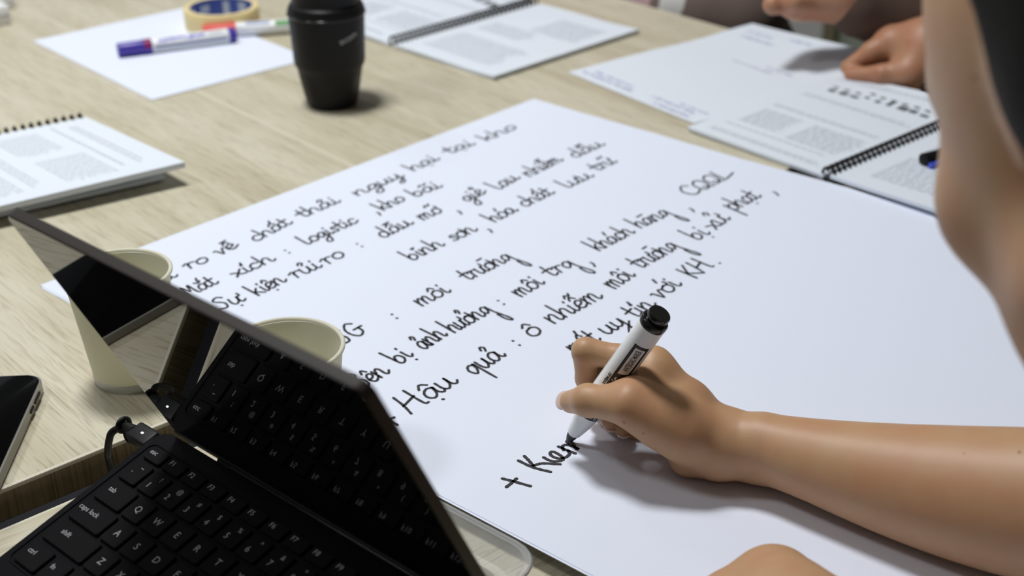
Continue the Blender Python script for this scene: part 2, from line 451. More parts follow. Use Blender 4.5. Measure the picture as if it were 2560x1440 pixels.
table(US - 1.3, UE, VN, -.13, NZ, False, 'pale oak table nearest the camera, across the gap, under the laptop front')

# ------------------------------------------------------------------ writing: a single-stroke hand
GL = {
 'a': (1.05, '.75,.85 .45,1 .12,.75 .05,.3 .3,0 .6,.25 .78,.9 .75,.3 .95,0 1.12,.18'),
 'b': (.95, '0,2 .05,1 .12,.1 .45,0 .75,.35 .65,.8 .35,.9 .1,.5'),
 'c': (.9, '.75,.8 .45,1 .1,.7 .1,.25 .4,0 .9,.3'),
 'd': (1.05, '.72,.75 .4,1 .08,.65 .1,.2 .4,0 .7,.4 .72,2;.72,1 .75,.3 .92,0 1.08,.15'),
 'đ': (1.05, '.72,.75 .4,1 .08,.65 .1,.2 .4,0 .7,.4 .72,2;.72,1 .75,.3 .92,0 1.08,.15;.45,1.5 1.05,1.55'),
 'e': (.9, '.05,.4 .5,.5 .72,.8 .45,1 .15,.75 .1,.3 .4,0 .95,.3'),
 'g': (1.0, '.75,.85 .4,1 .08,.6 .28,.1 .62,.4 .78,.92 .78,-.2 .55,-1 .15,-.95 .25,-.5 1.0,.1'),
 'G': (1.3, '1.0,1.6 .6,1.9 .15,1.3 .15,.5 .5,0 .95,.3 1,.9;.6,.9 1.3,.9'),
 'h': (1.0, '0,2 .08,0;.1,.5 .4,1 .68,.8 .68,.2 .85,0 1.05,.18'),
 'i': (.52, '.15,.95 .15,.25 .32,0 .55,.2;.2,1.38 .22,1.52'),
 'ı': (.52, '.15,.95 .15,.25 .32,0 .55,.2'),
 'k': (.9, '0,2 .08,0;.62,1 .12,.5;.2,.55 .45,.35 .8,0'),
 'l': (.6, '0,2 .05,.3 .25,0 .6,.2'),
 'm': (1.45, '.02,1 .06,0;.1,.55 .35,1 .52,.8 .52,0;.55,.55 .8,1 1.0,.8 1.0,.2 1.15,0 1.45,.25'),
 'n': (1.1, '.02,1 .06,0;.1,.55 .42,1 .66,.8 .66,.2 .85,0 1.15,.25'),
 'o': (.95, '.5,1 .12,.75 .1,.2 .45,0 .8,.3 .8,.8 .5,1 .4,.92'),
 'p': (.9, '.02,1.2 .05,-1.1;.08,.6 .4,1 .75,.75 .65,.2 .3,0 .1,.25'),
 'q': (1.0, '.78,.85 .4,1 .08,.6 .28,.05 .62,.4 .8,.95 .8,-1.1'),
 'r': (.8, '-.1,.85 .25,1 .2,0;.2,.55 .4,.95 .75,.9'),
 's': (.8, '.7,.85 .4,1 .2,.75 .6,.4 .5,.05 .05,.15'),
 't': (.75, '.25,1.7 .25,.3 .45,0 .75,.2;-.15,.95 .65,1.08'),
 'u': (1.0, '.05,1 .05,.3 .28,0 .58,.35 .66,1 .66,.25 .85,0 1.05,.2'),
 'v': (.85, '-.05,.95 .15,.9 .3,0 .65,.9 .9,.8'),
 'x': (.85, '-.05,.85 .3,.6 .5,.2 .85,.05;.75,1 .05,0'),
 'y': (1.0, '.05,1 .05,.35 .28,.1 .55,.35 .66,1 .64,-.5 .4,-1 .15,-.8 1.0,.15'),
 '9': (1.0, '.75,.85 .4,1 .08,.6 .28,.1 .62,.4 .78,.92 .88,.0 1.25,-1.35 1.15,-1.75 .85,-1.3 .8,-.5'),
 'z': (.8, '.05,.95 .7,1 .05,0 .8,.05'),
 'B': (1.25, '.15,1.8 .2,0;.0,1.7 .6,1.9 .9,1.5 .3,1 .95,.8 .95,.2 .5,-.05 .15,.1'),
 'E': (1.1, '.9,1.8 .3,1.7 .5,1 .1,.5 .4,0 1,.2'),
 'H': (1.4, '.25,1.9 .15,.9 -.05,.0;1.0,1.95 1.0,.2 1.2,0;.1,.85 1.05,1.1'),
 'K': (1.1, '.1,1.9 .1,0;.85,1.9 .15,.85;.2,.95 .55,.5 1.05,0'),
 'S': (1.1, '.95,1.6 .6,1.9 .2,1.5 .75,.8 .65,.1 .05,.15'),
 'M': (1.3, '.0,0 .15,1.7 .5,.6 .85,1.7 .95,.2 1.2,0'),
 'C': (1.2, '1.0,1.5 .6,1.8 .1,1.1 .3,.2 .7,0 1.2,.3'),
 'Q': (1.15, '.6,1.7 .15,1.2 .2,.2 .6,0 1,.5 .95,1.4 .6,1.7;.5,.5 1.1,-.1'),
 'L': (1.1, '.2,1.8 .15,.1 .5,.05 1.3,.3'),
 '+': (1.2, '.55,1.3 .6,-.1;.0,.6 1.2,.6'),
 ':': (.4, '.15,.75 .18,.7;.15,.1 .18,.05'), ',': (.4, '.2,.25 .25,.0 .0,-.4'), '.': (.3, '.1,.05 .14,.02'),
}
MARKS = {'\u0301': '.55,1.35 .75,1.85', '\u0300': '.2,1.55 .85,1.6', '\u0309': '.3,1.55 .5,1.85 .7,1.65 .5,1.3', '\u0303': '.1,1.45 .35,1.75 .6,1.5 .85,1.8',
         '\u0302': '.15,1.25 .45,1.6 .75,1.25', '\u0306': '.15,1.55 .45,1.3 .75,1.55', '\u0323': '.42,-.45 .47,-.5', '\u031b': '.75,.9 .98,1.0 .95,1.35'}
def smooth_line(pts, n=6):
    if len(pts) < 3: return pts
    q = [2 * pts[0] - pts[1]] + pts + [2 * pts[-1] - pts[-2]]; out = []
    for a, b, c, d in zip(q, q[1:], q[2:], q[3:]):
        for i in range(n):
            t = i / n
            out.append(.5 * ((2 * b) + (c - a) * t + (2 * a - 5 * b + 4 * c - d) * t * t + (3 * b - a - 3 * c + d) * t ** 3))
    return out + [pts[-1]]
def strokes_of(st):
    return [[np.array([float(c) for c in p.split(',')]) for p in s.split()] for s in st.split(';')]
def layout(word):
    """strokes of a word in x-height units, and its advance"""
    x = 0; out = []
    for ch in unicodedata.normalize('NFD', word):
        if ch in MARKS:
            up = .25 if (out_marks and ch in '\u0301\u0300\u0309\u0303') else 0
            wd = last[1]; tall = .75 if last[0].isupper() else 0
            for s in strokes_of(MARKS[ch]):
                out.append([p * [wd * .95, 1] + [last[2], (0 if ch in '\u0323\u031b' else tall + up)] for p in s])
            if ch in '\u0302\u0306\u031b': out_marks = True
            continue
        out_marks = False
        g = GL[ch]
        if ch == ' ': x += .6; continue
        for s in strokes_of(g[1]): out.append([p + [x, 0] for p in s])
        last = (ch, g[0], x); x += g[0]
    return out, x
def ribbon(mb, pts, w, z):
    """pts: xyz points of one pen stroke, laid flat"""
    pts = [np.array(p, float) for p in pts]
    L = []; Rr = []
    for i, p in enumerate(pts):
        t = pts[min(i + 1, len(pts) - 1)] - pts[max(i - 1, 0)]; l = np.linalg.norm(t[:2]) or 1
        n = np.array([-t[1], t[0], 0]) / l
        ww = w * (.5 + .06 * math.sin(i * 1.7))
        L.append(mb.bm.verts.new(Vector(p + n * ww + [0, 0, z]))); Rr.append(mb.bm.verts.new(Vector(p - n * ww + [0, 0, z])))
    for a, b, c, d in zip(L, L[1:], Rr[1:], Rr): mb.bm.faces.new((d, c, b, a))
    for p, dr in ((pts[0], pts[0] - pts[1]), (pts[-1], pts[-1] - pts[-2])):
        a0 = math.atan2(dr[1], dr[0])
        ring = [mb.bm.verts.new(Vector(p + [w * .5 * math.cos(a0 + a), w * .5 * math.sin(a0 + a), z])) for a in np.linspace(-math.pi / 2, math.pi / 2, 7)]
        mb.bm.faces.new(ring)

# the big sheet
D1 = unit((.684, .729, 0)); D2 = unit((.756, -.655, 0)); C0 = at(100, 715)
def sheet_z(x, y):
    q = np.array([x, y, 0]) - [C0[0], C0[1], 0]; s = q @ D1; t = q @ D2
    far = np.clip((s - .44) / .15, 0, 1) ** 2
    near = np.clip((.06 - s) / .06, 0, 1) * np.clip((t - .5) / .25, 0, 1)
    return .0008 + far * (.0003 * (1 + math.sin(t * 27 + .4))) * np.clip(t / .1, 0, 1)
def sheet(name, ds, dt, dz, label):
    e = empty(name, (C0[0], C0[1], TZ), label, 'paper', 'stacked flip chart sheets')
    b = MB()
    def fn(i, j):
        t_ = min(1, j * .841 / .62); q = C0 + D1 * (i * (.594 - .006 * i * i * math.sin(math.pi * t_) - .0012 * i ** 6 * math.sin(t_ * 19)) + ds) + D2 * (j * .841 + dt)
        return (q[0] - C0[0], q[1] - C0[1], sheet_z(q[0], q[1]) + dz)
    b.grid(fn, 40, 70, .0003); b.build('sheet', PAPER, e, smooth=True, sharp=40)
    return e
chart = sheet('flip_chart_paper', 0, 0, 0, 'big white paper sheet covered in black marker handwriting, top of its stack')
sheet('flip_chart_paper', -.0016, .004, -.0004, 'blank white paper sheet just under the handwritten one, only its edge showing')

WORDS = [
 [('rủi', 372, 728, 450, 690), ('ro', 472, 676, 531, 652), ('về', 552, 641, 602, 616), ('chất', 642, 607, 739, 556), ('thải', 758, 547, 858, 504), ('nguy', 896, 492, 1018, 440), ('hại', 1036, 430, 1104, 398), ('tại', 1124, 387, 1193, 361), ('kho', 1219, 355, 1301, 319)],
 [('Mắt', 474, 744, 553, 707), ('xích', 592, 696, 695, 650), (':', 722, 637, 735, 631), ('logistic', 770, 614, 906, 553), (',', 944, 537, 954, 532), ('kho', 960, 529, 1021, 499), ('bãi', 1040, 495, 1111, 467)],
 [('Sự', 550, 780, 619, 751), ('kiện', 646, 742, 723, 702), ('rủi', 740, 699, 811, 667), ('ro', 820, 664, 871, 638), (':', 904, 621, 916, 615), ('dầu', 960, 598, 1039, 559), ('mỡ', 1060, 553, 1113, 529), (',', 1146, 534, 1158, 528), ('giẻ', 1172, 508, 1221, 481), ('lau', 1250, 476, 1304, 446), ('nhiễm', 1326, 444, 1415, 400), ('dầu', 1440, 397, 1517, 362)],
 [('bình', 1032, 654, 1117, 613), ('sơn', 1136, 606, 1199, 576), (',', 1222, 580, 1234, 574), ('hóa', 1238, 558, 1299, 527), ('chất', 1315, 520, 1393, 482), ('lưu', 1422, 472, 1489, 441), ('trữ', 1496, 430, 1546, 406)],
 [('E', 818, 886, 852, 869), ('SG', 858, 866, 927, 827), (':', 990, 801, 1006, 794), ('môi', 1056, 768, 1133, 729), ('trườn9', 1172, 704, 1293, 645)],
 [('Bên', 905, 978, 981, 930), ('bị', 1002, 913, 1037, 889), ('ảnh', 1062, 877, 1123, 838), ('hưởn9', 1136, 835, 1241, 777), (':', 1258, 766, 1272, 759), ('môi', 1304, 745, 1367, 708), ('tr9', 1380, 695, 1447, 663), (',', 1478, 664, 1492, 657), ('khách', 1498, 630, 1593, 581), ('hàn9', 1602, 573, 1685, 535), (',', 1726, 528, 1738, 522), ('CQQL', 1728, 494, 1840, 437)],
 [('Hậu', 1030, 1036, 1153, 953), ('quả', 1188, 942, 1269, 889), (':', 1297, 869, 1312, 861), ('ô', 1330, 847, 1364, 831), ('nhiễm', 1386, 812, 1517, 741), ('môi', 1538, 725, 1593, 689), ('trườn9', 1604, 674, 1707, 617), ('bị', 1744, 603, 1779, 585), ('xử', 1790, 577, 1829, 547), ('phạt', 1838, 529, 1909, 491), (',', 1936, 487, 1948, 481)],
 [('mất', 1440, 886, 1508, 850), ('uy', 1520, 840, 1579, 806), ('tín', 1592, 798, 1646, 763), ('với', 1654, 751, 1709, 711), ('KH', 1740, 699, 1790, 663), ('.', 1798, 662, 1806, 658)],
]
XH = [.0098, .0100, .0108, .0106, .0112, .0114, .0122, .0112]
PXSTROKES = [  # the last line and the plus signs, stroke by stroke
 '944,1038 968,1050 993,1063;954,1061 970,1051 985,1044',
 '1256,1197 1280,1203 1326,1216;1266,1218 1280,1207 1291,1197',
 '1296,1152 1325,1166 1350,1174 1376,1180;1311,1141 1322,1152 1333,1165;1333,1165 1345,1161 1360,1159 1400,1161;1359,1144 1372,1151 1386,1154 1399,1153 1408,1149 1404,1142 1396,1136 1384,1130 1377,1131 1376,1137 1384,1143 1398,1147 1411,1145 1420,1140 1424,1134 1420,1128;1396,1117 1410,1123 1438,1134;1409,1126 1406,1117 1412,1113 1424,1114 1445,1122;1421,1110 1417,1104 1424,1101 1432,1110 1442,1124',
]
BDIR = unit((.64, .77, 0))
def write_word(mb, word, x0, y0, x1, y1, xh, w):
    a, b = at(x0, y0), at(x1, y1); d = b - a; L = np.linalg.norm(d); d /= L
    upv = np.array([-d[1], d[0], 0])
    sts, adv = layout(word)
    sx = L * .95 / adv if word not in (':', ',', '.') else xh * .8
    for s in sts:
        pts = [np.array([p[0] * sx + p[1] * xh * .16, p[1] * xh]) for p in s]
        pts = smooth_line(pts)
        q = [a + d * p[0] + upv * p[1] for p in pts]
        ribbon(mb, [(k[0] - C0[0], k[1] - C0[1], sheet_z(k[0], k[1])) for k in q], w, .0003)
for ln, xh in zip(WORDS, XH):
    for wd in ln:
        b = MB(); write_word(b, *wd, xh, .0020); b.build('handwritten_word', INK, chart)
for st in PXSTROKES:
    b = MB()
    for s in st.split(';'):
        q = smooth_line([at(*[float(c) for c in p.split(',')], .0008)[:] for p in s.split()])
        ribbon(b, [(k[0] - C0[0], k[1] - C0[1], sheet_z(k[0], k[1])) for k in q], .0023, .0003)
    b.build('handwritten_word', INK, chart)
# ------------------------------------------------------------------ laptop
LO = P(-.2145, .7022, .0442); LPHI, LAL, LTH = -.727, .2395, 2.0072; LW, LH = .2659, .1914
lw = np.array([math.cos(LPHI), math.sin(LPHI), 0]); ln_ = np.array([-lw[1], lw[0], 0])
lb = ln_ * math.cos(LAL) + ZZ * math.sin(LAL)
RB = frame(lw, lb)
lap = empty('laptop', LO, 'black half-closed laptop with its glossy dark screen leaning over the keyboard', 'laptop', None, RB)
def rrect(x0, x1, y0, y1, r, n=6):
    out = []
    for cx, cy, a0 in ((x1 - r, y1 - r, 0), (x0 + r, y1 - r, 90), (x0 + r, y0 + r, 180), (x1 - r, y0 + r, 270)):
        for i in range(n + 1):
            a = math.radians(a0 + 90 * i / n); out.append((cx + r * math.cos(a), cy + r * math.sin(a)))
    return out
BW = LW + .024                                # base a little wider than the lid glass
MB().prism(rrect(0, BW, -.190, 0, .009), -.0105, -.0022, bevel=.0012).build('base', DECK, lap, smooth=True, sharp=35)
KP = .0182; OX, OY = .0446, -.0519
x_l = OX - 2 * KP
b = MB()                                      # raised surround of the key bed
o1, o2 = rrect(x_l - .004, x_l + 15 * KP + .0035, OY - 3.62 * KP, OY + 2.28 * KP, .005), rrect(x_l - .0032, x_l + 15 * KP + .0027, OY - 3.57 * KP, OY + 2.23 * KP, .0045)
va = [b.bm.verts.new((*p, -.0015)) for p in o1]; vb = [b.bm.verts.new((*p, -.0015)) for p in o2]; vc = [b.bm.verts.new((*p, -.0023)) for p in o1]; vd = [b.bm.verts.new((*p, -.0023)) for p in o2]
nn = len(va)
for i in range(nn):
    j = (i + 1) % nn
    b.bm.faces.new((va[i], va[j], vb[j], vb[i])); b.bm.faces.new((vc[i], vc[j], va[j], va[i])); b.bm.faces.new((vb[i], vb[j], vd[j], vd[i]))
b.build('key_bed_rim', DECK, lap)
MB().box((BW / 2, -.158, -.0020), (.098, .055, .0008), bevel=.0003).build('touchpad', BLACKP, lap)
def key(x, y, w, h, leg):
    b = MB(); g = .0011
    b.prism(rrect(x - w / 2 + g, x + w / 2 - g, y - h / 2 + g, y + h / 2 - g, .0016, 3), -.0022, 0, bevel=.0004, seg=1)
    k = b.build('key', KEYM, lap, smooth=True, sharp=40)
    if leg:
        vs, fs = [], []
        for t, dx, dy, sz in leg:
            v, f = text_geo(t, sz); n0 = len(vs)
            vs += [(p.x + x + dx, p.y + y + dy, .00012) for p in v]; fs += [[i + n0 for i in q] for q in f]
        mesh_obj('legend', vs, fs, LEGEND, k, smooth=False)
    return k
def row(y, items, h=KP):
    x = x_l
    for it in items:
        wd, leg = it[0] * KP, it[1]
        L = []
        if isinstance(leg, str):
            if len(leg) == 1: L = [(leg, 0, 0, .0062)]
            elif leg: L = [(leg, -wd * (.5 if False else .16), h * .08, .0048)]
        else: L = [(leg[0], .0022, h * .22, .0045), (leg[1], -.002, -h * .14, .0058)]
        key(x + wd / 2, y, wd, h, L); x += wd
row(OY + 1.86 * KP, [(1.0, 'esc')] + [(1.0, 'F%d' % i) for i in range(1, 13)] + [(1, 'home'), (1, 'end')], KP * .66)
row(OY + KP, [(1, ('~', '`'))] + [(1, (a, c)) for a, c in zip('!@#$%^&*()_+', '1234567890-=')] + [(2, 'backspace')])
row(OY, [(1.5, 'tab')] + [(1, c) for c in 'QWERTYUIOP'] + [(1, ('{', '[')), (1, ('}', ']')), (1.5, ('|', '\\'))])
row(OY - KP, [(1.75, 'caps lock')] + [(1, c) for c in 'ASDFGHJKL'] + [(1, (':', ';')), (1, ('"', "'")), (2.25, 'enter')])
row(OY - 2 * KP, [(2.25, 'shift')] + [(1, c) for c in 'ZXCVBNM'] + [(1, ('<', ',')), (1, ('>', '.')), (1, ('?', '/')), (2.75, 'shift')])
row(OY - 3.06 * KP, [(1.25, 'ctrl'), (1, 'fn'), (1, ''), (1, 'alt'), (5.75, ''), (1, 'alt'), (1, 'ctrl'), (1, ''), (1, ''), (1, '')], KP)
for sx in (.03, BW - .03):                    # fold-out rear feet
    p = RB.inverted() @ Vector((0, 0, -1)); zt = ((LO + lw * sx)[2] - TZ - .011)
    c0 = Vector((sx, -.014, -.0095)); q = c0 + p * (zt - .0005 - .0033)
    MB().tube([c0, q], .005, 10).build('rear_foot', BLACKP, lap, smooth=True, sharp=40)
for sx in (.075, BW - .075):                  # hinge barrels
    MB().tube([(sx - .022, .0035, -.004), (sx + .022, .0035, -.004)], .0045, 14).build('hinge', BLACKP, lap, smooth=True, sharp=40)
b = MB(); b.box((BW / 2 + .015, .0022, -.0035), (BW - .10, .006, .008), bevel=.002); b.build('hinge_cover', BLACKP, lap, smooth=True, sharp=40)
# lid: local frame of the lid = width, up, towards the user
upl = ln_ * math.cos(LTH) + ZZ * math.sin(LTH)
RL = frame(lw, upl)
S0 = LO + lw * .012 + ln_ * .0015
TL = Matrix.Translation(Vector(S0)) @ RL.to_4x4()
TLl = lap.matrix_world.inverted() @ TL
def lid_part(mb, name, m, **k):
    bmesh.ops.transform(mb.bm, matrix=TLl, verts=mb.bm.verts); return mb.build(name, m, lap, **k)
lid = lid_part(MB().prism(rrect(0, LW, 0, LH, .006), -.0062, -.0006, bevel=.0008), 'lid', METAL, smooth=True, sharp=35)
pan = MB().prism(rrect(.0006, LW - .0006, .0006, LH - .0006, .0055), -.0006, 0, bevel=.0002, seg=1)
lid_part(pan, 'screen', GLASSB, smooth=True, sharp=20)
lid_part(MB().prism(rrect(.0, LW, -.0, .0035, .001), 0, .0006), 'screen_gasket', BLACKP)

# charger: plug in the left side of the base, cable falling into the gap
ch = empty('charger_cable', at(345, 1100, .03), 'black charger cable with a small white light, plugged into the laptop side', 'charger cable')
def cl(p): return Vector(p) - ch.matrix_world.translation
pa = LO + lw * .0 + lb * -.0095 + np.cross(lw, lb) * -.006; 
plug_dir = -lw
RP = frame(plug_dir, lb)
b = MB(); b.box(cl(pa + plug_dir * .0095), (.020, .0135, .0085), RP, bevel=.002, seg=3); plug = b.build('plug', BLACKP, ch, smooth=True, sharp=40)
b = MB(); b.tube([cl(pa + plug_dir * .019), cl(pa + plug_dir * .025), cl(pa + plug_dir * .031)], [.0042, .0036, .0028], 14); b.build('strain_relief', BLACKP, ch, smooth=True, sharp=40)
b = MB(); b.box(cl(pa + plug_dir * .009 + np.cross(lw, lb) * .0043), (.0018, .0012, .0003), RP); b.build('indicator_light', LED, ch)
e0 = pa + plug_dir * .030
g0 = uv(e0 @ U + .002, VF + .012, -.02)
_D0 = (e0 - CAMP) @ _fw
pts = smooth_line([e0, R(281, 1080, _D0 + .001), R(272, 1105, _D0 + .005), R(270, 1136, _D0 + .013), R(279, 1172, _D0 + .030), uv(g0 @ U, VF + .016, -.10), uv(g0 @ U + .02, VF + .016, -.3), uv(g0 @ U + .05, VF + .016, -.55), uv(g0 @ U + .2, VF + .02, -TZ + .003)], 8)
b = MB(); b.tube([cl(p) for p in pts], .0024, 10); b.build('cable', BLACKP, ch, smooth=True)
cc = e0 + plug_dir * .001
ring = [cc + lb * ((.0044) * math.cos(a)) + np.cross(lw, lb) * ((.0044) * math.sin(a)) for a in np.linspace(0, 2 * math.pi, 20)[:-1]]
b = MB(); b.tube([cl(p) for p in ring], .0015, 8, closed=True)
hk = smooth_line([cc - ZZ * .004, cc - ZZ * .0085 + lw * .0005, cc - ZZ * .0105 + lw * .003, cc - ZZ * .009 + lw * .006, cc - ZZ * .006 + lw * .0062]); b.tube([cl(p) for p in hk], .0015, 8)
b.build('cable_clip', BLACKP, ch, smooth=True)

# ------------------------------------------------------------------ paper cups
CH = .083
def cup_profile(inner):
    if not inner: return [(.0235, .004), (.0255, .0), (.0268, .0), (.0271, .006), (.0355, CH - .003)]
    return [(.0010, .0065), (.0245, .0065), (.0262, .007), (.0348, CH - .003)]
def make_cup(x, y, label):
    e = empty('paper_cup', P(x, y, 0), label, 'paper cup', 'cream paper cups')
    MB().lathe(cup_profile(False), 72).build('wall', CUPM, e, smooth=True, sharp=50)
    MB().lathe(cup_profile(True), 72).build('lining', CUPIN, e, smooth=True, sharp=50)
    b = MB(); b.tube([(.0358 * math.cos(a), .0358 * math.sin(a), CH - .0014) for a in np.linspace(0, 2 * math.pi, 73)[:-1]], .0015, 10, closed=True); b.build('rolled_rim', CUPM, e, smooth=True)
    MB().lathe([(.0268, .0001), (.0270, .0002), (.0275, .0062), (.0273, .0068)], 72).build('foot_band', CUPF, e, smooth=True)
    return e
def copy_tree(o, parent=None):
    c = o.copy(); COL.objects.link(c)
    if parent is not None: c.parent = parent
    for k in [q for q in bpy.data.objects if q.parent == o]: copy_tree(k, c)
    return c
q = at(334, 937); cup1 = make_cup(q[0], q[1], 'cream paper cup on bare oak behind the screen corner, left of the two')
q = at(712, 871, CH); cup2 = copy_tree(cup1)
m = cup2.matrix_world.copy(); m.translation = Vector((q[0], q[1], TZ + .0025)); cup2.matrix_world = m
cup2['label'] = 'cream paper cup on the handwritten sheet behind the screen middle, right of the two'

# ------------------------------------------------------------------ phone
PX = [at(113, 940, .009), at(-60, 925, .009), at(-20, 1245, .009)]
pdx = unit(at(108, 955, .009) - at(0, 1195, .009)); pdx[2] = 0; pdx = unit(pdx); pdy = np.array([-pdx[1], pdx[0], 0])
pc = at(112, 936, .009)
ph = empty('smartphone', (pc[0], pc[1], TZ), 'black smartphone in a clear case, face up at the left edge', 'phone', None, frame(pdx, pdy))
MB().prism(rrect(-.152, 0, 0, .074, .011), .0008, .0092, bevel=.001).build('case', mat('case_clear_grey', (.22, .22, .20), .15, spec=.6), ph, smooth=True, sharp=40)
MB().prism(rrect(-.1505, -.0015, .0015, .0725, .010), .0090, .0098, bevel=.0005).build('screen', mat('phone_glass', (.002, .002, .002), .06, spec=.10), ph, smooth=True, sharp=30)
b = MB(); b.box((-.025, -.0003, .0052), (.014, .001, .0022), bevel=.0004); b.build('side_button', BLACKP, ph)
b = MB(); b.box((-.040, -.0003, .0052), (.008, .001, .0022), bevel=.0004); b.build('side_button', BLACKP, ph)

# ------------------------------------------------------------------ black tumbler
q = at(832, 258)
bt = empty('tumbler', (q[0], q[1], TZ), 'matte black travel tumbler with scalloped grip standing on the far table', 'tumbler')
def scallop(a, z):
    k = math.sin(math.pi * np.clip((z - .004) / .038, 0, 1)) if z < .042 else 0
    return 1 - .055 * k * max(0, math.cos(4 * a + .9)) ** .7
pr = [(.001, 0), (.0245, 0), (.0268, .002)] + [(.0268 + (.0352 - .0268) * t ** .8, .002 + .041 * t) for t in np.linspace(.08, 1, 14)] + [(.0372, .046), (.0380, .050), (.0396, .09), (.0402, .100), (.0402, .106), (.0392, .108)]
MB().lathe(pr, 96, scallop).build('body', BLACKP, bt, smooth=True, sharp=30)
MB().lathe([(.0385, .107), (.0385, .110), (.0355, .1125), (.0352, .126), (.0362, .128), (.0362, .142), (.034, .145), (.001, .145)], 72).build('lid', BLACKP, bt, smooth=True, sharp=30)
b = MB(); b.tube([(.0405 * math.cos(a), .0405 * math.sin(a), .101) for a in np.linspace(0, 2 * math.pi, 73)[:-1]], .0012, 8, closed=True); b.build('collar_ring', mat('gloss_black', (.015, .015, .016), .12), bt, smooth=True)
vs, fs = text_geo('acom', .0105)
w0 = np.array(R(880, 101, 1.5)) - np.array([q[0], q[1], 0]); a0 = math.atan2(-.80, .60) + .05; ct, st_ = math.cos(.30), math.sin(.30); vs = [Vector((v.x * ct - v.y * st_, v.x * st_ + v.y * ct, 0)) for v in vs]
mesh_obj('logo', [(.0400 * math.cos(a0 + v.x / .04), .0400 * math.sin(a0 + v.x / .04), .0815 + v.y * .9) for v in vs], fs, mat('logo_grey', (.50, .52, .52), .6), bt, smooth=False)

# ------------------------------------------------------------------ tape roll
q = at(558, 66)
tp = empty('tape_roll', (q[0], q[1], TZ + .0012), 'roll of cream masking tape lying flat on the blank sheet', 'tape')
MB().lathe([(.0395, 0), (.0465, .0), (.0470, .0006), (.0470, .0244), (.0465, .025), (.0395, .025)], 80).build('tape', TAPEM, tp, smooth=True, sharp=40)
MB().lathe([(.0395, 0), (.0395, .0246), (.0374, .0246), (.0374, 0)], 80).build('core', TAPEC, tp, smooth=True, sharp=40)
b = MB()
for k in range(9):                            # pale blocks printed on the inside of the core
    a1 = k * .70 + .1; w_ = .36 if k % 2 else .22
    z0, z1 = (.004, .021) if k % 3 else (.009, .019)
    g = [[b.bm.verts.new((.0372 * math.cos(a1 + w_ * i / 5), .0372 * math.sin(a1 + w_ * i / 5), z)) for z in (z0, z1)] for i in range(6)]
    for i in range(5): b.bm.faces.new((g[i][0], g[i + 1][0], g[i + 1][1], g[i][1]))
b.build('core_print', TAPEL, tp)

# ------------------------------------------------------------------ capped markers lying on the blank sheet
def capped_marker(p0, p1, r, cap, label, group, zb, txtcol, plugcol, mid=None, name='whiteboard_marker'):
    a, b_ = np.array(p0), np.array(p1); d = unit(b_ - a); L = np.linalg.norm(b_ - a)
    e = empty(name, (a[0], a[1], TZ + zb + r), label, 'marker', group, frame(d, np.cross(ZZ, d)))
    def lx(prof, nm, m):
        mb = MB(); mb.lathe(prof, 36); mb.caps()
        bmesh.ops.rotate(mb.bm, cent=(0, 0, 0), matrix=Matrix.Rotation(math.pi / 2, 3, 'Y'), verts=mb.bm.verts)
        return mb.build(nm, m, e, smooth=True, sharp=40)
    lx([(r * .86, 0), (r * .9, .001), (r * .94, .030), (r * .99, .0302), (r * .99, .040)], 'cap', cap)
    lx([(r * .95, .040), (r, .041), (r, L - .010), (r * .98, L - .0098)], 'barrel', WHITEP)
    lx([(r * .99, L - .010), (r * .99, L - .004), (r * .8, L - .004), (r * .8, L)], 'end_plug', plugcol)
    return e, r, L
def wrap_text(e, r, txt, x, ang, size, m, name='lettering', sx=1.0):
    vs, fs = text_geo(txt, size, bold=.0003, ycut=4)
    mesh_obj(name, [(x + v.x * sx, -r * math.sin(ang + v.y / r), r * math.cos(ang + v.y / r)) for v in vs], fs, m, e, smooth=False)
def wrap_band(e, r, x0, x1, a0, a1, m, name='printed_band'):
    b = MB(); n = 10
    g = [[b.bm.verts.new((x, r * -math.sin(a0 + (a1 - a0) * i / n), r * math.cos(a0 + (a1 - a0) * i / n))) for x in (x0, x1)] for i in range(n + 1)]
    for i in range(n): b.bm.faces.new((g[i][0], g[i + 1][0], g[i + 1][1], g[i][1]))
    return b.build(name, m, e, smooth=True)
a, b_ = at(294, 127, .009), at(590, 88, .009)
e, r, L = capped_marker(a, b_, .0088, BLUEP, 'white whiteboard marker with violet-blue cap lying on the blank sheet', None, .0012, BLUEI, BLUEP)
wrap_text(e, r * 1.006, 'Whiteboard Marker', .076, .70, .0082, BLUEI, sx=.85)
wrap_band(e, r * 1.004, .108, .125, .50, .85, PRINT)
wrap_band(e, r * 1.004, .043, L - .012, 1.40, 1.80, mat('label_stripe_grey', (.16, .19, .34), .5))
wrap_band(e, r * 1.004, .031, .039, -1.6, 1.6, mat('cap_ring_red', (.25, .01, .10), .4))
a2, b2 = at(508, 80, .009), at(770, 62, .009)
e, r, L = capped_marker(a2, b2, .0085, REDP, 'white marker with red cap lying between tape roll and tumbler', None, .0012, BLUEI, WHITEP)
wrap_band(e, r * 1.004, .052, .082, .2, .75, mat('label_blue_print', (.30, .36, .58), .5))
wrap_band(e, r * 1.004, .088, .108, .3, 1.2, GREENI)

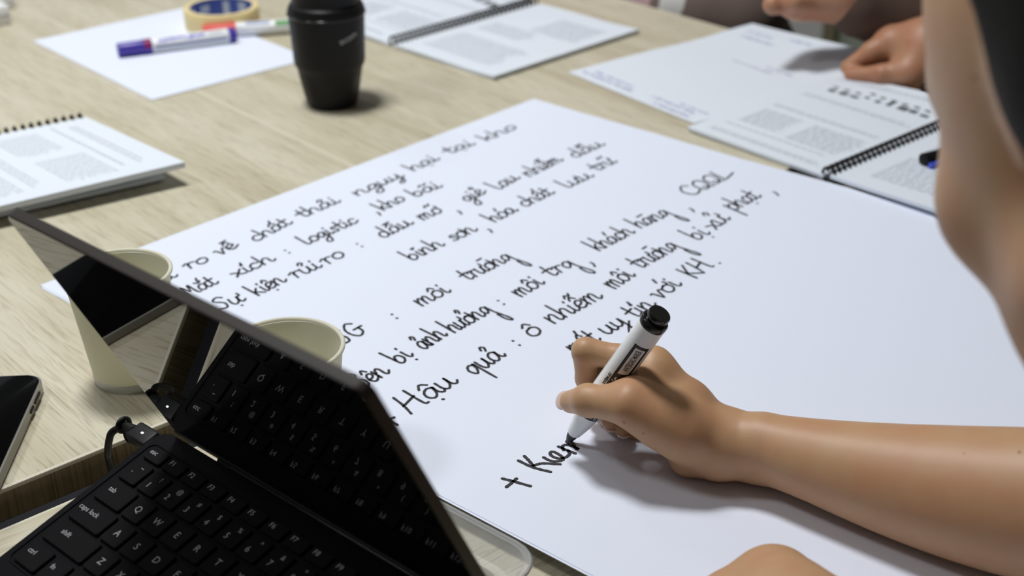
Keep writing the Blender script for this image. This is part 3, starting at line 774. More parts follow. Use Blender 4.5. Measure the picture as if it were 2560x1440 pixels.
# ------------------------------------------------------------------ sheets and notebooks
def flat_sheet(corners, z, name, label, m, bend=None, n=24, th=.0006, group=None):
    """corners in order; bilinear sheet resting on the table"""
    c = [np.array(k, float) for k in corners]; o = c[0]
    e = empty(name, (o[0], o[1], TZ), label, 'paper', group)
    def fn(i, j):
        p = c[0] * (1 - i) * (1 - j) + c[1] * i * (1 - j) + c[2] * i * j + c[3] * (1 - i) * j
        return (p[0] - o[0], p[1] - o[1], z + (bend(i, j) if bend else 0))
    MB().grid(fn, n, n, th).build('sheet', m, e, smooth=True, sharp=40)
    return e, fn
def rect_from(p0, p1, w, side=1):
    d = unit(np.array(p1) - np.array(p0)); d[2] = 0; d = unit(d); n_ = np.array([-d[1], d[0], 0]) * side
    return d, n_
d, n_ = rect_from(at(380, 252), at(80, 103), .21, -1)
c = at(380, 252)
flat_sheet([c, c + d * .297, c + d * .297 + n_ * .21, c + n_ * .21], .0012, 'blank_paper', 'blank white sheet under the tape roll and violet-capped marker', PAPER, th=.001)
def scribble(mb, fn, s0, s1, t, amp, w, dens=26, zoff=.0004):
    n = max(4, int((s1 - s0) * 100 * dens / 26 * 3)); pts = []
    for k in range(n):
        s = s0 + (s1 - s0) * k / (n - 1); q_ = fn(s, t + amp * rng.uniform(-1, 1)); pts.append(np.array(q_))
    ribbon(mb, pts, w, zoff)
d, n_ = rect_from(at(1735, 311), at(1425, 185), .21, -1)
c = at(1735, 311)
def lift(i, j):   # the far corner by the hand is pulled up a little
    return .016 * max(0, (j - .62) / .38) ** 2 * (1 - i) ** 1.2 + .003 * math.sin(j * 5) ** 2 * j * i
e, fn = flat_sheet([c, c + d * .21, c + d * .21 + n_ * .297, c + n_ * .297], .0012, 'note_sheet', 'white sheet with faint violet handwriting, its corner held by the far hand', PAPER2, lift)
for s0, s1, t, a_ in ((.55, .95, .05, .012), (.60, .9, .085, .01), (.08, .34, .03, .010), (.10, .42, .07, .010), (.05, .25, .10, .008), (.3, .6, .60, .008), (.2, .4, .64, .008), (.62, .86, .84, .012), (.70, .92, .90, .010), (.45, .60, .93, .012)):
    k = s0; b = MB()
    while k < s1:
        w_ = rng.uniform(.04, .08); scribble(b, fn, k, min(s1, k + w_), t, a_, .0009, 40); k += w_ + .018
    b.build('handwritten_note', BIRO, e)

def page_print(fn, kind, zoff=.0004):
    """two meshes of page content: grey small print and dark pictures; fn(s,t): s across the page, t down it"""
    gs, dk = [], MB()
    def dash(mb, s0, s1, t0, t1):
        q_ = [fn(s0, t0), fn(s1, t0), fn(s1, t1), fn(s0, t1)]; mb.poly([(p[0], p[1], p[2] + zoff) for p in q_])
    def text(s0, s1, t0, t1, dt=.016, hgt=.0042):
        t = t0; g = MB(); gs.append(g)
        while t < t1:
            s = s0; e_ = s1 - rng.uniform(0, .12) * (s1 - s0)
            while s < e_:
                w_ = rng.uniform(.02, .07); dash(g, s, min(e_, s + w_), t, t + hgt); s += w_ + .013
            t += dt
    if kind == 0:
        text(.12, .9, .09, .12, .02, .006); text(.08, .92, .17, .18, .03, .007)
        text(.12, .45, .25, .42); text(.55, .92, .22, .40); text(.10, .9, .48, .52); text(.5, .92, .56, .74); text(.1, .42, .60, .74); text(.1, .9, .82, .85)
    elif kind == 1:
        text(.1, .9, .06, .10, .02, .006); text(.1, .92, .16, .165, .03, .006)
        text(.12, .42, .22, .40); text(.5, .9, .20, .40); text(.1, .9, .46, .48); text(.1, .92, .66, .69, .02, .005); text(.08, .92, .93, .95)
        for k in range(9):
            s = .16 + k * .083; w_ = rng.uniform(.03, .07); t = .79 + rng.uniform(-.02, .02)
            dash(dk, s, s + w_, t, t + rng.uniform(.02, .055)); dash(dk, s - .01, s + .03, t + .05, t + .065)
    else:
        text(.15, .85, .10, .36, .018); text(.15, .6, .46, .60, .018); text(.45, .9, .62, .86, .018)
    return gs, dk
def spiral(e, p0, p1, r, n, z):
    p0, p1 = np.array(p0), np.array(p1); d = unit(p1 - p0); nn_ = np.array([-d[1], d[0], 0]); L = np.linalg.norm(p1 - p0)
    b = MB()
    for k in range(n):
        c_ = p0 + d * L * (k + .5) / n
        ring = [c_ + nn_ * (r * math.cos(a)) + ZZ * (z + r * math.sin(a)) for a in np.linspace(0, 2 * math.pi, 15)[:-1]]
        b.tube([Vector(x) for x in ring], .0015, 6, closed=True)
    return b.build('spiral_binding', BLACKP, e, smooth=True)
def open_book(name, s0, s1, left_w, right_w, label, kinds, bendL=None, bendR=None, zb=.0008, th=.0035, nsp=32):
    """s0-s1: the spiral line; left page to its left"""
    s0, s1 = np.array(s0), np.array(s1); d = s1 - s0; d[2] = 0; d = unit(d); n_ = np.array([-d[1], d[0], 0])
    s1 = s0 + d * .250
    e = empty(name, (s0[0], s0[1], TZ), label, 'notebook', 'spiral-bound workbooks')
    for nm, sg, w_, bend, kd in (('left_page_block', 1, left_w, bendL, kinds[0]), ('right_page_block', -1, right_w, bendR, kinds[1])):
        def fn(i, j, sg=sg, w_=w_, bend=bend):
            p = n_ * sg * (.004 + i * w_) + d * (j * .250)
            return (p[0], p[1], zb + th + (bend(i, j) if bend else 0))
        pg = MB().grid(fn, 24, 24, th).build(nm, PAPER2, e, smooth=True, sharp=40)
        f2 = (lambda s, t, fn=fn: fn(1 - s, t)) if sg == 1 else (lambda s, t, fn=fn: fn(s, t))
        gs, dk = page_print(f2, kd)
        for g in gs: g.build('text_block', PRINT, pg)
        if kd == 1: dk.build('printed_pictures', PRINTD, pg)
        else: dk.bm.free()
    spiral(e, (0, 0, 0), d * .25, .0072, nsp, zb + th + .001)
    return e
def wave(a, f, p):
    return lambda i, j: a * (1 + math.sin(i * f + p)) * i
open_book('workbook', at(977, 106, .006), at(1330, 6, .006), .176, .176, 'open spiral workbook behind the tumbler, its print soft and blurred', (1, 2), wave(.002, 4, 0), wave(.003, 3.5, 2.2))
open_book('workbook', at(2066, 440, .005), at(2344, 322, .005), .170, .176, 'open spiral workbook with dark printed pictures at right, beside the writer', (1, 2), lambda i, j: .012 * max(0, (j - .7) / .3) ** 2 * (1 - i) + .001 * i, lambda i, j: .004 * math.sin(i * 2.5) * i + .003)
# closed workbook at the left, folded back on itself and tilted up
z1_, z2_ = .008, .0185
A, B = at(215, 292, z1_ + .004), at(462, 405, z2_ + .004)
sd = unit(at(0, 335, z1_ + .004) - A); sd[2] = 0; sd = unit(sd); wdv = B - A
e = empty('workbook', (A[0], A[1], TZ), 'spiral workbook folded back on itself, lying tilted at the left edge', 'notebook', 'spiral-bound workbooks')
def fnl(i, j):
    p = wdv * i + sd * (j * .25); zz = z1_ + .004 + (z2_ - z1_) * i * (1 - j * .35)
    return (p[0], p[1], zz)
pg = MB().grid(fnl, 12, 12, .0055).build('page_block', PAPER2, e, smooth=True, sharp=40)
gs, dk = page_print(lambda s, t: fnl(s, t), 0); dk.bm.free()
for g in gs: g.build('text_block', PRINT, pg)
def fnb(i, j):
    p = wdv * (.0 + i * .93) + sd * (.012 + j * .25) - V * .004
    return (p[0], p[1], .0052 + .001 * i)
MB().grid(fnb, 8, 8, .004).build('folded_pages', PAPER2, e, smooth=True, sharp=40)
spiral(e, -wdv / np.linalg.norm(wdv) * .004 * np.array([1, 1, 0]), -wdv / np.linalg.norm(wdv) * .004 * np.array([1, 1, 0]) + sd * .25, .0062, 30, .0085)

# ball pen clipped to the right workbook
pa_, pb_ = at(2306, 404, .012), at(2404, 380, .012)
d = unit(pb_ - pa_); d[2] = 0
e = empty('ballpoint_pen', (pa_[0], pa_[1], TZ + .0135), 'black and blue ballpoint pen on the right workbook, half hidden by the face', 'pen', None, frame(d, np.cross(ZZ, d)))
def lath_x(prof, nm, m, e, n=24):
    mb = MB(); mb.lathe(prof, n); mb.caps()
    bmesh.ops.rotate(mb.bm, cent=(0, 0, 0), matrix=Matrix.Rotation(math.pi / 2, 3, 'Y'), verts=mb.bm.verts); return mb.build(nm, m, e, smooth=True, sharp=40)
lath_x([(.004, 0), (.0065, .001), (.0065, .05)], 'cap', BLACKP, e)
lath_x([(.0055, .05), (.0055, .12), (.001, .135)], 'barrel', WHITEP, e)
b = MB(); b.box((.018, -.0100, -.0035), (.036, .005, .007), bevel=.001); b.build('clip', mat('clip_blue', (.06, .10, .62), .35), e)

# ------------------------------------------------------------------ clear tray by the sheet edge
tcn = at(1306, 1364, .017) + D2 * .018
tx = -D2; ty = unit(np.array([-.25, -.97, 0])); ty = -D1
tr = empty('clear_tray', (tcn[0], tcn[1], TZ + NZ), 'shallow clear plastic tray between the laptop screen and the big sheet', 'tray', None, frame(tx, ty))
h = .030
b = MB(); TWd = .062; TLn = .20
def loop(off, z):
    return [(x, y, z) for x, y in rrect(off, TLn - off, off, TWd - off, .022 - off * .5)]
rings = [loop(.0, h), loop(.003, h), loop(.004, h - .003), loop(.011, h - .013), loop(.016, h - .0135), loop(.019, .0012)]
vv = [[b.bm.verts.new(p) for p in rg] for rg in rings]
for a, c_ in zip(vv, vv[1:]):
    for i in range(len(a)): b.bm.faces.new((a[i], a[(i + 1) % len(a)], c_[(i + 1) % len(a)], c_[i]))
b.bm.faces.new(vv[-1]); b.build('tray_body', CLEAR, tr, smooth=True, sharp=30)
b = MB(); b.tube([Vector(p) for p in loop(0, h)], .0011, 8, closed=True); b.build('rim_bead', CLEAR, tr, smooth=True)

# ------------------------------------------------------------------ white adapters at the far left
q = at(33, 60); 
e = empty('power_adapter', (q[0], q[1], TZ), 'white plastic block cut off by the left edge of the picture, nearer of two', 'adapter', None, frame(unit(at(33, 62) - at(0, 69)), ZZ.tolist() if False else np.cross(ZZ, unit(at(33, 62) - at(0, 69)))))
b = MB(); b.box((-.045, .022, .013), (.09, .044, .026), bevel=.004, seg=3); b.build('shell', WHITEP, e, smooth=True, sharp=40)
b = MB(); b.box((-.045, -.0004, .013), (.084, .0012, .0012)); b.build('seam', STEEL, e)
q = at(45, 20)
e = empty('power_adapter', (q[0], q[1], TZ), 'grey-white plastic block behind the nearer white block, at top left corner', 'adapter', None, frame(unit(at(45, 22) - at(0, 30)), np.cross(ZZ, unit(at(45, 22) - at(0, 30)))))
b = MB(); b.box((-.05, .02, .010), (.10, .04, .020), bevel=.004, seg=3); b.build('shell', WHITEP, e, smooth=True, sharp=40)
b = MB(); b.box((-.05, -.0004, .010), (.09, .0012, .0012)); b.build('seam', STEEL, e)
# ------------------------------------------------------------------ the marker being written with
MT0 = at(1421, 1101, .0025); _c = R(1650, 785, .8135)
mdir = unit(_c - MT0); MLEN = np.linalg.norm(_c - MT0)
tocam = unit(CAMP - (MT0 + _c) / 2); my = unit(np.cross(mdir, tocam)); mz = np.cross(mdir, my)   # mz faces away from the camera
mk = empty('whiteboard_marker', MT0, 'black and white whiteboard marker without cap, held in the writing hand', 'marker', None, frame(mdir, my))
MR_ = .0087
lath_x([(.0006, 0), (.0020, .0008), (.0032, .004), (.0040, .0085)], 'nib', INK, mk, 32)
lath_x([(.0040, .0078), (.0046, .0086), (.0056, .013), (.0068, .020), (.0077, .0265), (.0081, .030), (.0083, .0305)], 'tip_cone', WHITEP, mk, 48)
BE = MLEN - .0095
lath_x([(.0083, .0302), (.0087, .0306), (.0087, BE)], 'barrel', WHITEP, mk, 64)
GBL = mat('gloss_black_plastic', (.010, .010, .010), .18)
lath_x([(.0087, BE), (.0088, BE + .0004), (.0088, BE + .0036), (.0082, BE + .0044), (.0066, BE + .0046), (.0066, BE + .0056), (.0071, BE + .0062), (.0072, BE + .0092), (.0067, BE + .0100)], 'end_plug', GBL, mk, 48)
# label: angle 0 faces the camera, + turns to the right-hand side of the barrel as seen
def mpt(x, a, dr=.00006):
    r = MR_ + dr
    return (x, r * math.sin(a), -r * math.cos(a))
def mband(x0, x1, a0, a1, m, dr=.00006, name='printed_band', cut=0.0):
    b = MB(); n = 12
    g = [[b.bm.verts.new(mpt(x + (cut * i / n if x == x0 else 0), a0 + (a1 - a0) * i / n, dr)) for x in (x0, x1)] for i in range(n + 1)]
    for i in range(n): b.bm.faces.new((g[i][0], g[i + 1][0], g[i + 1][1], g[i][1]))
    return b.build(name, m, mk, smooth=True)
AS = 1    # +1: angle grows towards the lower right of the picture
LBK = mat('label_black', (.012, .012, .012), .4); LWH = mat('label_white', (.78, .80, .82), .35)
xa, xb = .0305, BE - .0125
mband(xa + .001, xb, AS * -.20, AS * .98, LBK, .00005, 'black_label')
wx0 = MLEN * .612; 
mband(wx0, xb - .0025, AS * .02, AS * .78, LWH, .0001, 'white_panel', cut=.002)
mband(xa + .001, xb, AS * 1.16, AS * 1.20, LBK, .00005, 'label_line')
mband(xa + .012, xb - .01, AS * -1.30, AS * -1.27, LBK, .00005, 'label_line')
def mtext(t, x, a, size, m, sx=1.0, nm='lettering', bold=.0, fit=None):
    vs, fs = text_geo(t, size, bold=bold, ycut=5)
    if fit: sx = fit / (max(v.x for v in vs) - min(v.x for v in vs))
    mesh_obj(nm, [mpt(x + v.x * sx, a - v.y / MR_ * AS, .00015) for v in vs], fs, m, mk, smooth=False)
mtext('WHITEBOARD MARKER', (wx0 + xb) / 2 + .0003, AS * .40, .0052, LBK, bold=.00012, fit=xb - wx0 - .0075)
mtext('MỰC', wx0 - .0085, AS * .36, .0066, LWH, bold=.00015, fit=.0105)
mtext('BÚT', wx0 - .0215, AS * .36, .0066, LWH, bold=.00015, fit=.010)
mtext('WBM-01', wx0 - .0085, AS * -.36, .0032, LBK, .9, bold=.0001)
mtext('có thể', xa + .006, AS * .35, .0028, LWH, .9); mtext('đổ mực', xa + .006, AS * .72, .0028, LWH, .9)

# ------------------------------------------------------------------ the writer
def hand_parts():
    pr = []
    W = R(1800, 1108, .845)
    MI = R(1632, 910, .862)
    MM = MI + [.004, .016, -.015]; MRg = MI + [.004, .028, -.033]; MP = MI + [.009, .038, -.045]
    Wr = W + [.001, .000, .000]; Wm = W + [-.001, .005, -.008]; Wu = W + [.002, .011, -.015]
    # wrist and back of the hand
    pr += [C(Wr, Wr + (MI - Wr) * .45, .0176, .0118, .008), C(Wr + (MI - Wr) * .45, MI, .0118, .0096, .006),
           C(Wm, MM, .0148, .0090, .007), C(Wm, MRg, .0145, .0086, .007), C(Wu, MP, .0140, .0088, .007), C(Wr, Wu, .0175, .0150, .009)]
    # heel of the hand on the paper
    H = at(1722, 1152, .0115) + [0, .003, 0]
    pr += [C(H, (H + MP) / 2 + [0, 0, -.001], .0104, .0094, .006), C((H + MP) / 2 + [0, 0, -.001], MP, .0094, .0090, .006), C(H, Wu + [0, 0, -.001], .0104, .0135, .008)]
    # thumb
    TCm = R(1705, 1075, .836); TMc = R(1572, 1012, .832); TIp = R(1470, 1001, .846); TTp = R(1428, 1004, .861)
    pr += [C(Wr, TCm, .0175, .0165, .014), C(TCm, TMc, .0168, .0122, .012), C(TMc, (TMc + TIp) / 2, .0120, .0094, .008), C((TMc + TIp) / 2, TIp, .0094, .0097, .006), C(TIp, TTp, .0097, .0074, .005)]
    pr += [C((TCm + TMc) / 2, (MI + Wr) / 2, .0125, .012, .014), C(R(1590, 985, .841), R(1640, 925, .858), .0112, .0105, .012)]
    # index
    PI_ = R(1464, 878, .868); DI = R(1468, 946, .880); TI = R(1480, 1003, .890)
    pr += [C(MI, (MI + PI_) / 2, .0094, .0080, .006), C((MI + PI_) / 2, PI_, .0080, .0088, .004), C(PI_, DI, .0086, .0074, .0025), C(DI, TI, .0074, .0062, .003)]
    # middle, ring, little finger, curled under the pen
    PM = PI_ + [.006, .019, -.012]; DM = R(1492, 1012, .902); TM = R(1526, 1050, .884)
    PR = PI_ + [.013, .035, -.026]; DR = R(1512, 1030, .915); TR = R(1556, 1068, .886)
    PP = PI_ + [.022, .048, -.040]; DP = R(1545, 1040, .925); TP = R(1588, 1080, .895)
    for m_, p_, d_, t_, r in ((MM, PM, DM, TM, 1.0), (MRg, PR, DR, TR, .95), (MP, PP, DP, TP, .82)):
        pr += [C(m_, p_, .0092 * r, .0086 * r, .004), C(p_, d_, .0086 * r, .0076 * r, .002), C(d_, t_, .0076 * r, .0064 * r, .002)]
    # forearm
    F1, F2, F3, EL = R(1905, 1112, .834), R(2150, 1180, .806), R(2560, 1254, .764), R(2830, 1285, .735)
    o1, o2 = np.array([0, .005, -.011]), np.array([0, .006, -.006])
    pr += [C(Wr, F1, .0180, .0190, .010), C(Wu, F1 + o1, .0155, .0172, .004)]
    pr += []
    ax_ = EL - F1; tt = [float((q_ - F1) @ ax_ / (ax_ @ ax_)) for q_ in (F1, F2, F3, EL)]
    bow = (F2 - F1 - ax_ * tt[1]); bow = bow / (4 * tt[1] * (1 - tt[1]))
    pr += [('g', F1, EL, tt, [.0196, .0298, .0425, .0450], bow, .004), C(F1 + o1, F1 * .5 + F2 * .5 + o2, .0170, .0215, .006)]
    # creases
    pr += [('-c', PI_ + [.012, -.0085, -.0075], PI_ + [.002, -.0095, -.0085], .0007, .0004, .0025)]
    nails = dict(thumb=(TIp, TTp), mid=(DM, TM), ring=(DR, TR))
    return pr, EL, nails
hp, ELB, NLS = hand_parts()
SHR, SHL = P(.565, .50, .30), P(.30, .23, .30)
CH_ = P(.475, .335, .20); PEL = P(.60, .20, -.26)
HROLL = -2
_a = math.radians(100)
f_ = unit(np.array([math.cos(_a), math.sin(_a), 0]) * .80 + np.array([0, 0, -.60])); l_ = np.array([-math.sin(_a), math.cos(_a), 0]); u_ = np.cross(f_, l_)
_r = math.radians(HROLL); l_ = l_ * math.cos(_r) + u_ * math.sin(_r); u_ = np.cross(f_, l_)
HC = R(2398, 520, .52) - l_ * .060 - f_ * .042 + u_ * .032
def head_prims(c, f, l, u, s=1.0):
    A = (l, f, u)
    def q(a, b, d): return c + (l * a + f * b + u * d) * s
    pr = [E(q(0, -.012, .03), A, np.array([.074, .093, .082]) * s, .02), E(q(0, .018, -.035), A, np.array([.062, .066, .080]) * s, .03),
          C(q(0, .055, -.098), q(0, .030, -.085), .020 * s, .034 * s, .03),
          C(q(.045, -.005, -.075), q(.012, .055, -.100), .018 * s, .014 * s, .03), C(q(-.045, -.005, -.075), q(-.012, .055, -.100), .018 * s, .014 * s, .03),
          E(q(.040, .050, -.032), A, np.array([.022, .020, .022]) * s, .02), E(q(-.040, .050, -.032), A, np.array([.022, .020, .022]) * s, .02),
          C(q(0, .074, .012), q(0, .090, -.030), .007 * s, .010 * s, .012), E(q(.011, .080, -.036), A, np.array([.007, .009, .006]) * s, .008), E(q(-.011, .080, -.036), A, np.array([.007, .009, .006]) * s, .008),
          C(q(.022, .074, -.062), q(-.022, .074, -.062), .005 * s, .005 * s, .008), C(q(0, .080, -.063), q(0, .080, -.071), .008 * s, .007 * s, .008),
          C(q(.040, .058, .022), q(.012, .070, .020), .008 * s, .008 * s, .02), C(q(-.040, .058, .022), q(-.012, .070, .020), .008 * s, .008 * s, .02),
          E(q(.069, -.032, -.012), (l, f, u), np.array([.006, .015, .028]) * s, .008), E(q(-.069, -.032, -.012), (l, f, u), np.array([.006, .015, .028]) * s, .008)]
    return pr
def face_parts(c, f, l, u, par, hairm, s=1.0):
    for sg in (1, -1):
        ell_part('eye', c + (l * .032 * sg + f * .065 + u * .002) * s, (l, f, u), np.array([.011, .009, .007]) * s, WHITEP, par)
        ell_part('iris', c + (l * .032 * sg + f * .0715 + u * .001) * s, (l, f, u), np.array([.005, .004, .005]) * s, BLACKP, par)
        ell_part('eyebrow', c + (l * .034 * sg + f * .074 + u * .026) * s, (l, f, u), np.array([.015, .006, .0035]) * s, hairm, par)
    ell_part('lips', c + (f * .084 - u * .066) * s, (l, f, u), np.array([.021, .007, .007]) * s, mat('lips', (.42, .14, .13), .4), par)
def hair_prims(c, f, l, u, s, front, slant, extra):
    A = (l, f, u)
    def q(a, b, d): return c + (l * a + f * b + u * d) * s
    pr = [E(q(0, -.016, .034), A, np.array([.078, .098, .087]) * s, .02), C(q(0, -.07, .0), q(0, -.075, -.07), .050 * s, .042 * s, .03)]
    n = unit(f - u * slant)
    return pr + [('cut', c + f * front * s, n)] + extra
wr = empty('person', (.5, .3, 0), 'person leaning in from the right, writing on the sheet with a black marker', 'person', 'people at the table')
NK = CH_ + [-.055, .05, .16]
body = head_prims(HC, f_, l_, u_) + [C(NK, HC - u_ * .07 - f_ * .035, .052, .047, .03), C(CH_ + [-.02, .02, .06], NK, .075, .055, .05),
        C(SHR, SHL, .055, .055, .05), C(CH_, CH_ + (PEL - CH_) * .5, .125, .12, .06), C(CH_ + (PEL - CH_) * .5, PEL, .12, .135, .06),
        C(SHR, ELB + [0, 0, .0], .050, .043, .03)]
LE_, LWR = P(.235, .405, .062), at(1985, 1560, .034)
LKN = at(1935, 1475, .030)
body2 = [C(LE_, LWR, .038, .026, .02), C(LWR, LKN, .027, .024, .02)]
for k, dx in enumerate((-.026, -.009, .008, .024)):
    kn = LKN + [dx, .004 - .004 * abs(k - 1), -.004]
    body2 += [C(LKN + [dx * .7, -.02, .0], kn, .014, .0125, .012), C(kn, kn + [.001, .012, -.014], .0108, .0095, .006), C(kn + [.001, .012, -.014], kn + [.002, -.008, -.020], .0092, .0085, .003)]
body2 += [C(LWR + [-.018, -.004, -.006], LKN + [-.044, -.004, -.012], .014, .0105, .012), C(LKN + [-.044, -.004, -.012], LKN + [-.040, .018, -.018], .0105, .0085, .004)]
for i_ in range(len(body2)): pass
body += [C(SHL, LE_, .050, .041, .03)]
flesh('body', [(hp, .0011), (body, .0042), (body2, .0020)], SKIN, wr)
face_parts(HC, f_, l_, u_, wr, HAIR)
flesh('hair', [(hair_prims(HC, f_, l_, u_, 1, -.036, .30, [E(HC + l_ * .063 - f_ * .050 + u_ * .004, (l_, f_, u_), np.array([.017, .036, .056]), .010), C(HC - f_ * .10 + u_ * .02, HC - f_ * .16 - u_ * .12, .035, .022, .03)]), .0035)], HAIR, wr)
flesh('shirt', [([C(SHR, SHL, .063, .063, .05), C(CH_, CH_ + (PEL - CH_) * .5, .135, .132, .06), C(CH_ + (PEL - CH_) * .5, PEL, .132, .147, .06), C(SHR, SHR + (ELB - SHR) * .5, .062, .060, .03), C(SHL, SHL + (LE_ - SHL) * .45, .062, .058, .03), C(CH_ + [-.02, .02, .06], NK + [.012, -.01, -.03], .085, .068, .05)], .006)], GREYC, wr)
KN1, KN2 = PEL + U * .11 - V * .42 + ZZ * .02, PEL - U * .11 - V * .42 + ZZ * .02
flesh('trousers', [([C(PEL + U * .09, KN1, .095, .068, .03), C(PEL - U * .09, KN2, .095, .068, .03), C(KN1, KN1 * [1, 1, 0] + [0, 0, .06], .066, .05, .03), C(KN2, KN2 * [1, 1, 0] + [0, 0, .06], .066, .05, .03), C(PEL + U * .09, PEL - U * .09, .13, .13, .05)], .008)], DARKC, wr)
def nail(name, a, b, w, l, nrm, par, up=.75, off=1.0):
    d = unit(b - a); n_ = unit(nrm - d * (nrm @ d)); s_ = np.cross(d, n_)
    ell_part(name, b + n_ * off + d * l * .25, (d, s_, n_), np.array([l, w, .0018]), NAIL, par)
a, b = NLS['thumb']; nail('fingernail', a, b, .0062, .0085, unit(np.array([-.80, -.25, .35])), wr, off=.0045)
a, b = NLS['mid']; nail('fingernail', a, b, .0042, .0052, unit(np.array([.1, -.55, -.75])), wr, off=.0052)
a, b = NLS['ring']; nail('fingernail', a, b, .0042, .0052, unit(np.array([.2, -.6, -.7])), wr, off=.0050)

# ------------------------------------------------------------------ person at the table end whose hands hold the violet-noted sheet
pb = empty('person', P(.80, 1.62, -TZ), 'person in brown at the table end, pinching the corner of the violet-noted sheet', 'person', 'people at the table')
fB = unit(-U * .8 + [0, 0, -.5]); lB = unit(V); uB = np.cross(fB, lB)
TB = P(.80, 1.62, 0); CB = TB + [0, 0, .18]; PB = TB + [.06, .05, -.26]; HB = TB + [-.10, -.085, .47]
SBR, SBL = CB - V * .18 + [0, 0, .12], CB + V * .18 + [0, 0, .12]
# left hand on the sheet
LW_ = R(2320, 118, 1.50); LM = R(2235, 108, 1.515); LI1 = R(2180, 130, 1.515); LI2 = R(2120, 168, 1.525); LT0 = R(2275, 182, 1.49); LT1 = R(2205, 186, 1.495); LT2 = R(2130, 188, 1.515)
hB = [C(LW_, LM, .027, .021, .02), C(R(2330, 165, 1.495), LT0, .020, .014, .02), C(LM, LI1, .0145, .0115, .012), C(LI1, LI2, .0112, .0085, .006), C(LT0, LT1, .0135, .0105, .01), C(LT1, LT2, .0105, .0085, .006),
      C(LW_, LT0, .026, .014, .02)]
for k in (1, 2, 3):
    o_ = np.array([.010 * k, .021 * k, -.004 * k])
    hB += [C(LM + o_ * .8, LI1 + o_ + [.004 * k, 0, 0], .0135, .011, .01), C(LI1 + o_ + [.004 * k, 0, 0], LI2 + o_ * 1.0 + [.008 * k, 0, .001], .0108, .0082, .004)]
LEB = R(2560, 60, 1.50)
hB += [C(LW_, LEB, .027, .036, .02)]
# right hand hovering above the sheet, loosely closed
RM = R(2005, -4, 1.54); RWr = R(2110, -16, 1.53)
hB += [C(RWr, RM, .029, .026, .02), C(RM + [.0, .01, .0], R(1945, -6, 1.53), .020, .0135, .015), C(R(1945, -6, 1.53), R(1932, 12, 1.525), .0125, .010, .004), C(R(1932, 12, 1.525), R(1985, 16, 1.53), .0105, .009, .004)]
for k in (0, 1, 2):
    a_ = R(1990 + 26 * k, 4, 1.515 + .004 * k); b_ = R(1978 + 26 * k, 24, 1.53); hB += [C(a_ + [0, .02, .01], a_, .0125, .0115, .008), C(a_, b_, .0112, .0095, .003), C(b_, b_ + [.006, .02, .002], .009, .009, .003)]
REB = R(2330, 30, 1.56)
hB += [C(RWr, R(2150, 2, 1.535), .029, .033, .02)]
hdB = head_prims(HB, fB, lB, uB) + [C(CB + [-.05, -.04, .16], HB - uB * .07 - fB * .03, .056, .050, .03), C(CB, CB + [-.05, -.04, .16], .10, .06, .05), C(CB, PB, .12, .13, .05)]
flesh('body', [(hB, .0016), (hdB, .0045)], SKIN2, pb)
face_parts(HB, fB, lB, uB, pb, HAIR)
flesh('hair', [(hair_prims(HB, fB, lB, uB, 1, .035, .5, []), .005)], HAIR, pb)
flesh('shirt', [([C(SBR, SBL, .075, .075, .05), C(CB, PB, .145, .155, .06), C(SBL, LEB, .07, .052, .03), C(SBL * .5 + LEB * .5, LEB, .062, .050, .03),
                  C(SBR, REB, .07, .062, .03), C(REB, R(2155, 6, 1.535), .060, .040, .03)], .005)], BROWNC, pb)
flesh('trousers', [([C(PB + V * .09, PB + V * .12 - U * .38 + [0, 0, -.02], .09, .065, .03), C(PB - V * .09, PB - V * .12 - U * .38 + [0, 0, -.02], .09, .065, .03),
                     C(PB + V * .12 - U * .38 + [0, 0, -.02], (PB + V * .12 - U * .38) * [1, 1, 0] + [0, 0, .06], .064, .05, .03), C(PB - V * .12 - U * .38 + [0, 0, -.02], (PB - V * .12 - U * .38) * [1, 1, 0] + [0, 0, .06], .064, .05, .03)], .009)], DARKC, pb)

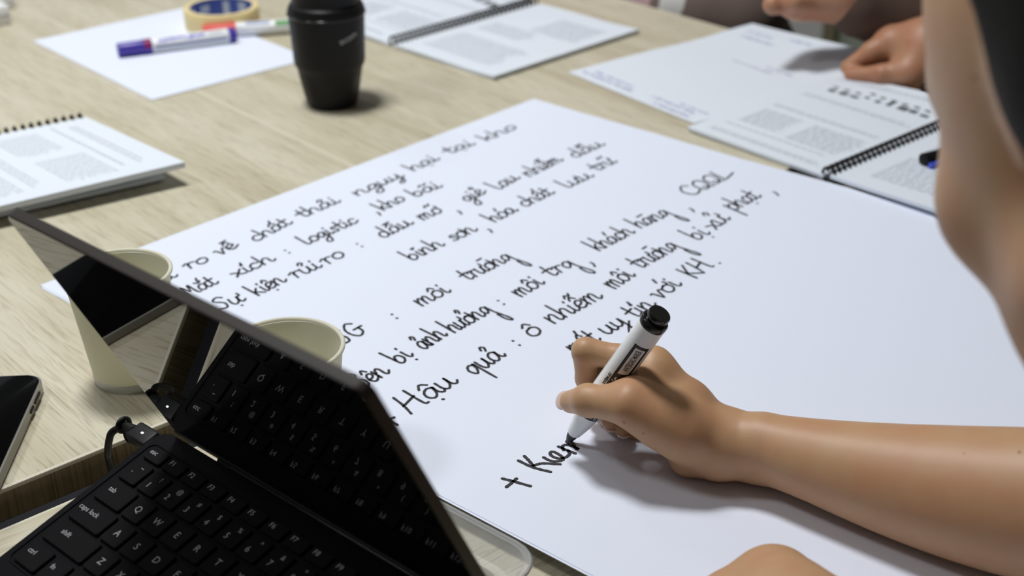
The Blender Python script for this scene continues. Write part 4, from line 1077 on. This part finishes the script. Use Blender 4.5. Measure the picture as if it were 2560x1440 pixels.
# ------------------------------------------------------------------ person in pink at the far table end
pc_ = empty('person', R(1640, -40, 2.1) * [1, 1, 0], 'person in pink and taupe with white cuff at the far table end', 'person', 'people at the table')
CC = R(1600, -330, 2.02); CC = uv(UE + .22, CC @ V, .20); PC_ = CC + U * .06 + [0, 0, -.44]; HCc = CC - U * .06 + [0, 0, .36]
fC = unit(-U * .9 + [0, 0, -.3]); lC = unit(V); uC = np.cross(fC, lC)
SLc, SRc = CC + V * .18 + [0, 0, .12], CC - V * .18 + [0, 0, .12]
CU0 = R(1690, 18, 1.94); CU1 = R(1722, 26, 1.93); FO = R(1800, 20, 1.92); FH = R(1850, 34, 1.91); FE = FH + U * .05 + V * .01 + [0, 0, -.05]
flesh('body', [([C(CU0, CU1, .034, .036, .02), C(CU1, FO, .037, .040, .02), C(FO, FE, .040, .026, .02), C(FE, FE + V * .08 + [0, 0, -.03], .026, .016, .02)], .003),
               (head_prims(HCc, fC, lC, uC) + [C(CC + [0, 0, .14], HCc - uC * .07 - fC * .03, .055, .05, .03), C(CC, CC + [0, 0, .14], .10, .06, .05)], .005)], SKIN2, pc_)
flesh('sleeve', [([C(CU1, FO, .062, .068, .02), C(FO, FH, .068, .060, .02), C(FH, FE, .058, .042, .02)], .004)], TAUPEC, pc_)
face_parts(HCc, fC, lC, uC, pc_, HAIR)
flesh('hair', [(hair_prims(HCc, fC, lC, uC, 1, .035, .5, []), .005)], HAIR, pc_)
flesh('shirt', [([C(SLc, SRc, .075, .075, .05), C(CC, PC_, .14, .15, .06), C(SLc, R(1560, -20, 2.0), .065, .055, .03), C(R(1560, -20, 2.0), R(1690, 18, 1.935), .058, .046, .03), C(SRc, R(1440, -40, 2.05), .065, .055, .03)], .005)], PINKC, pc_)
b = MB(); b.tube([Vector(p) - pc_.matrix_world.translation for p in (R(1693, 14, 1.925), R(1694, 14, 1.925), R(1709, 17, 1.92), R(1710, 17, 1.92))], [.054, .058, .058, .054], 32); b.build('cuff', WHITEC, pc_, smooth=True, sharp=40)
flesh('trousers', [([C(PC_ + V * .09, PC_ + V * .12 - U * .40 + [0, 0, -.02], .09, .065, .03), C(PC_ - V * .09, PC_ - V * .12 - U * .40 + [0, 0, -.02], .09, .065, .03),
                     C(PC_ + V * .12 - U * .40 + [0, 0, -.02], (PC_ + V * .12 - U * .40) * [1, 1, 0] + [0, 0, .06], .064, .05, .03), C(PC_ - V * .12 - U * .40 + [0, 0, -.02], (PC_ - V * .12 - U * .40) * [1, 1, 0] + [0, 0, .06], .064, .05, .03)], .009)], BROWNC, pc_)
bpy.context.view_layer.update()
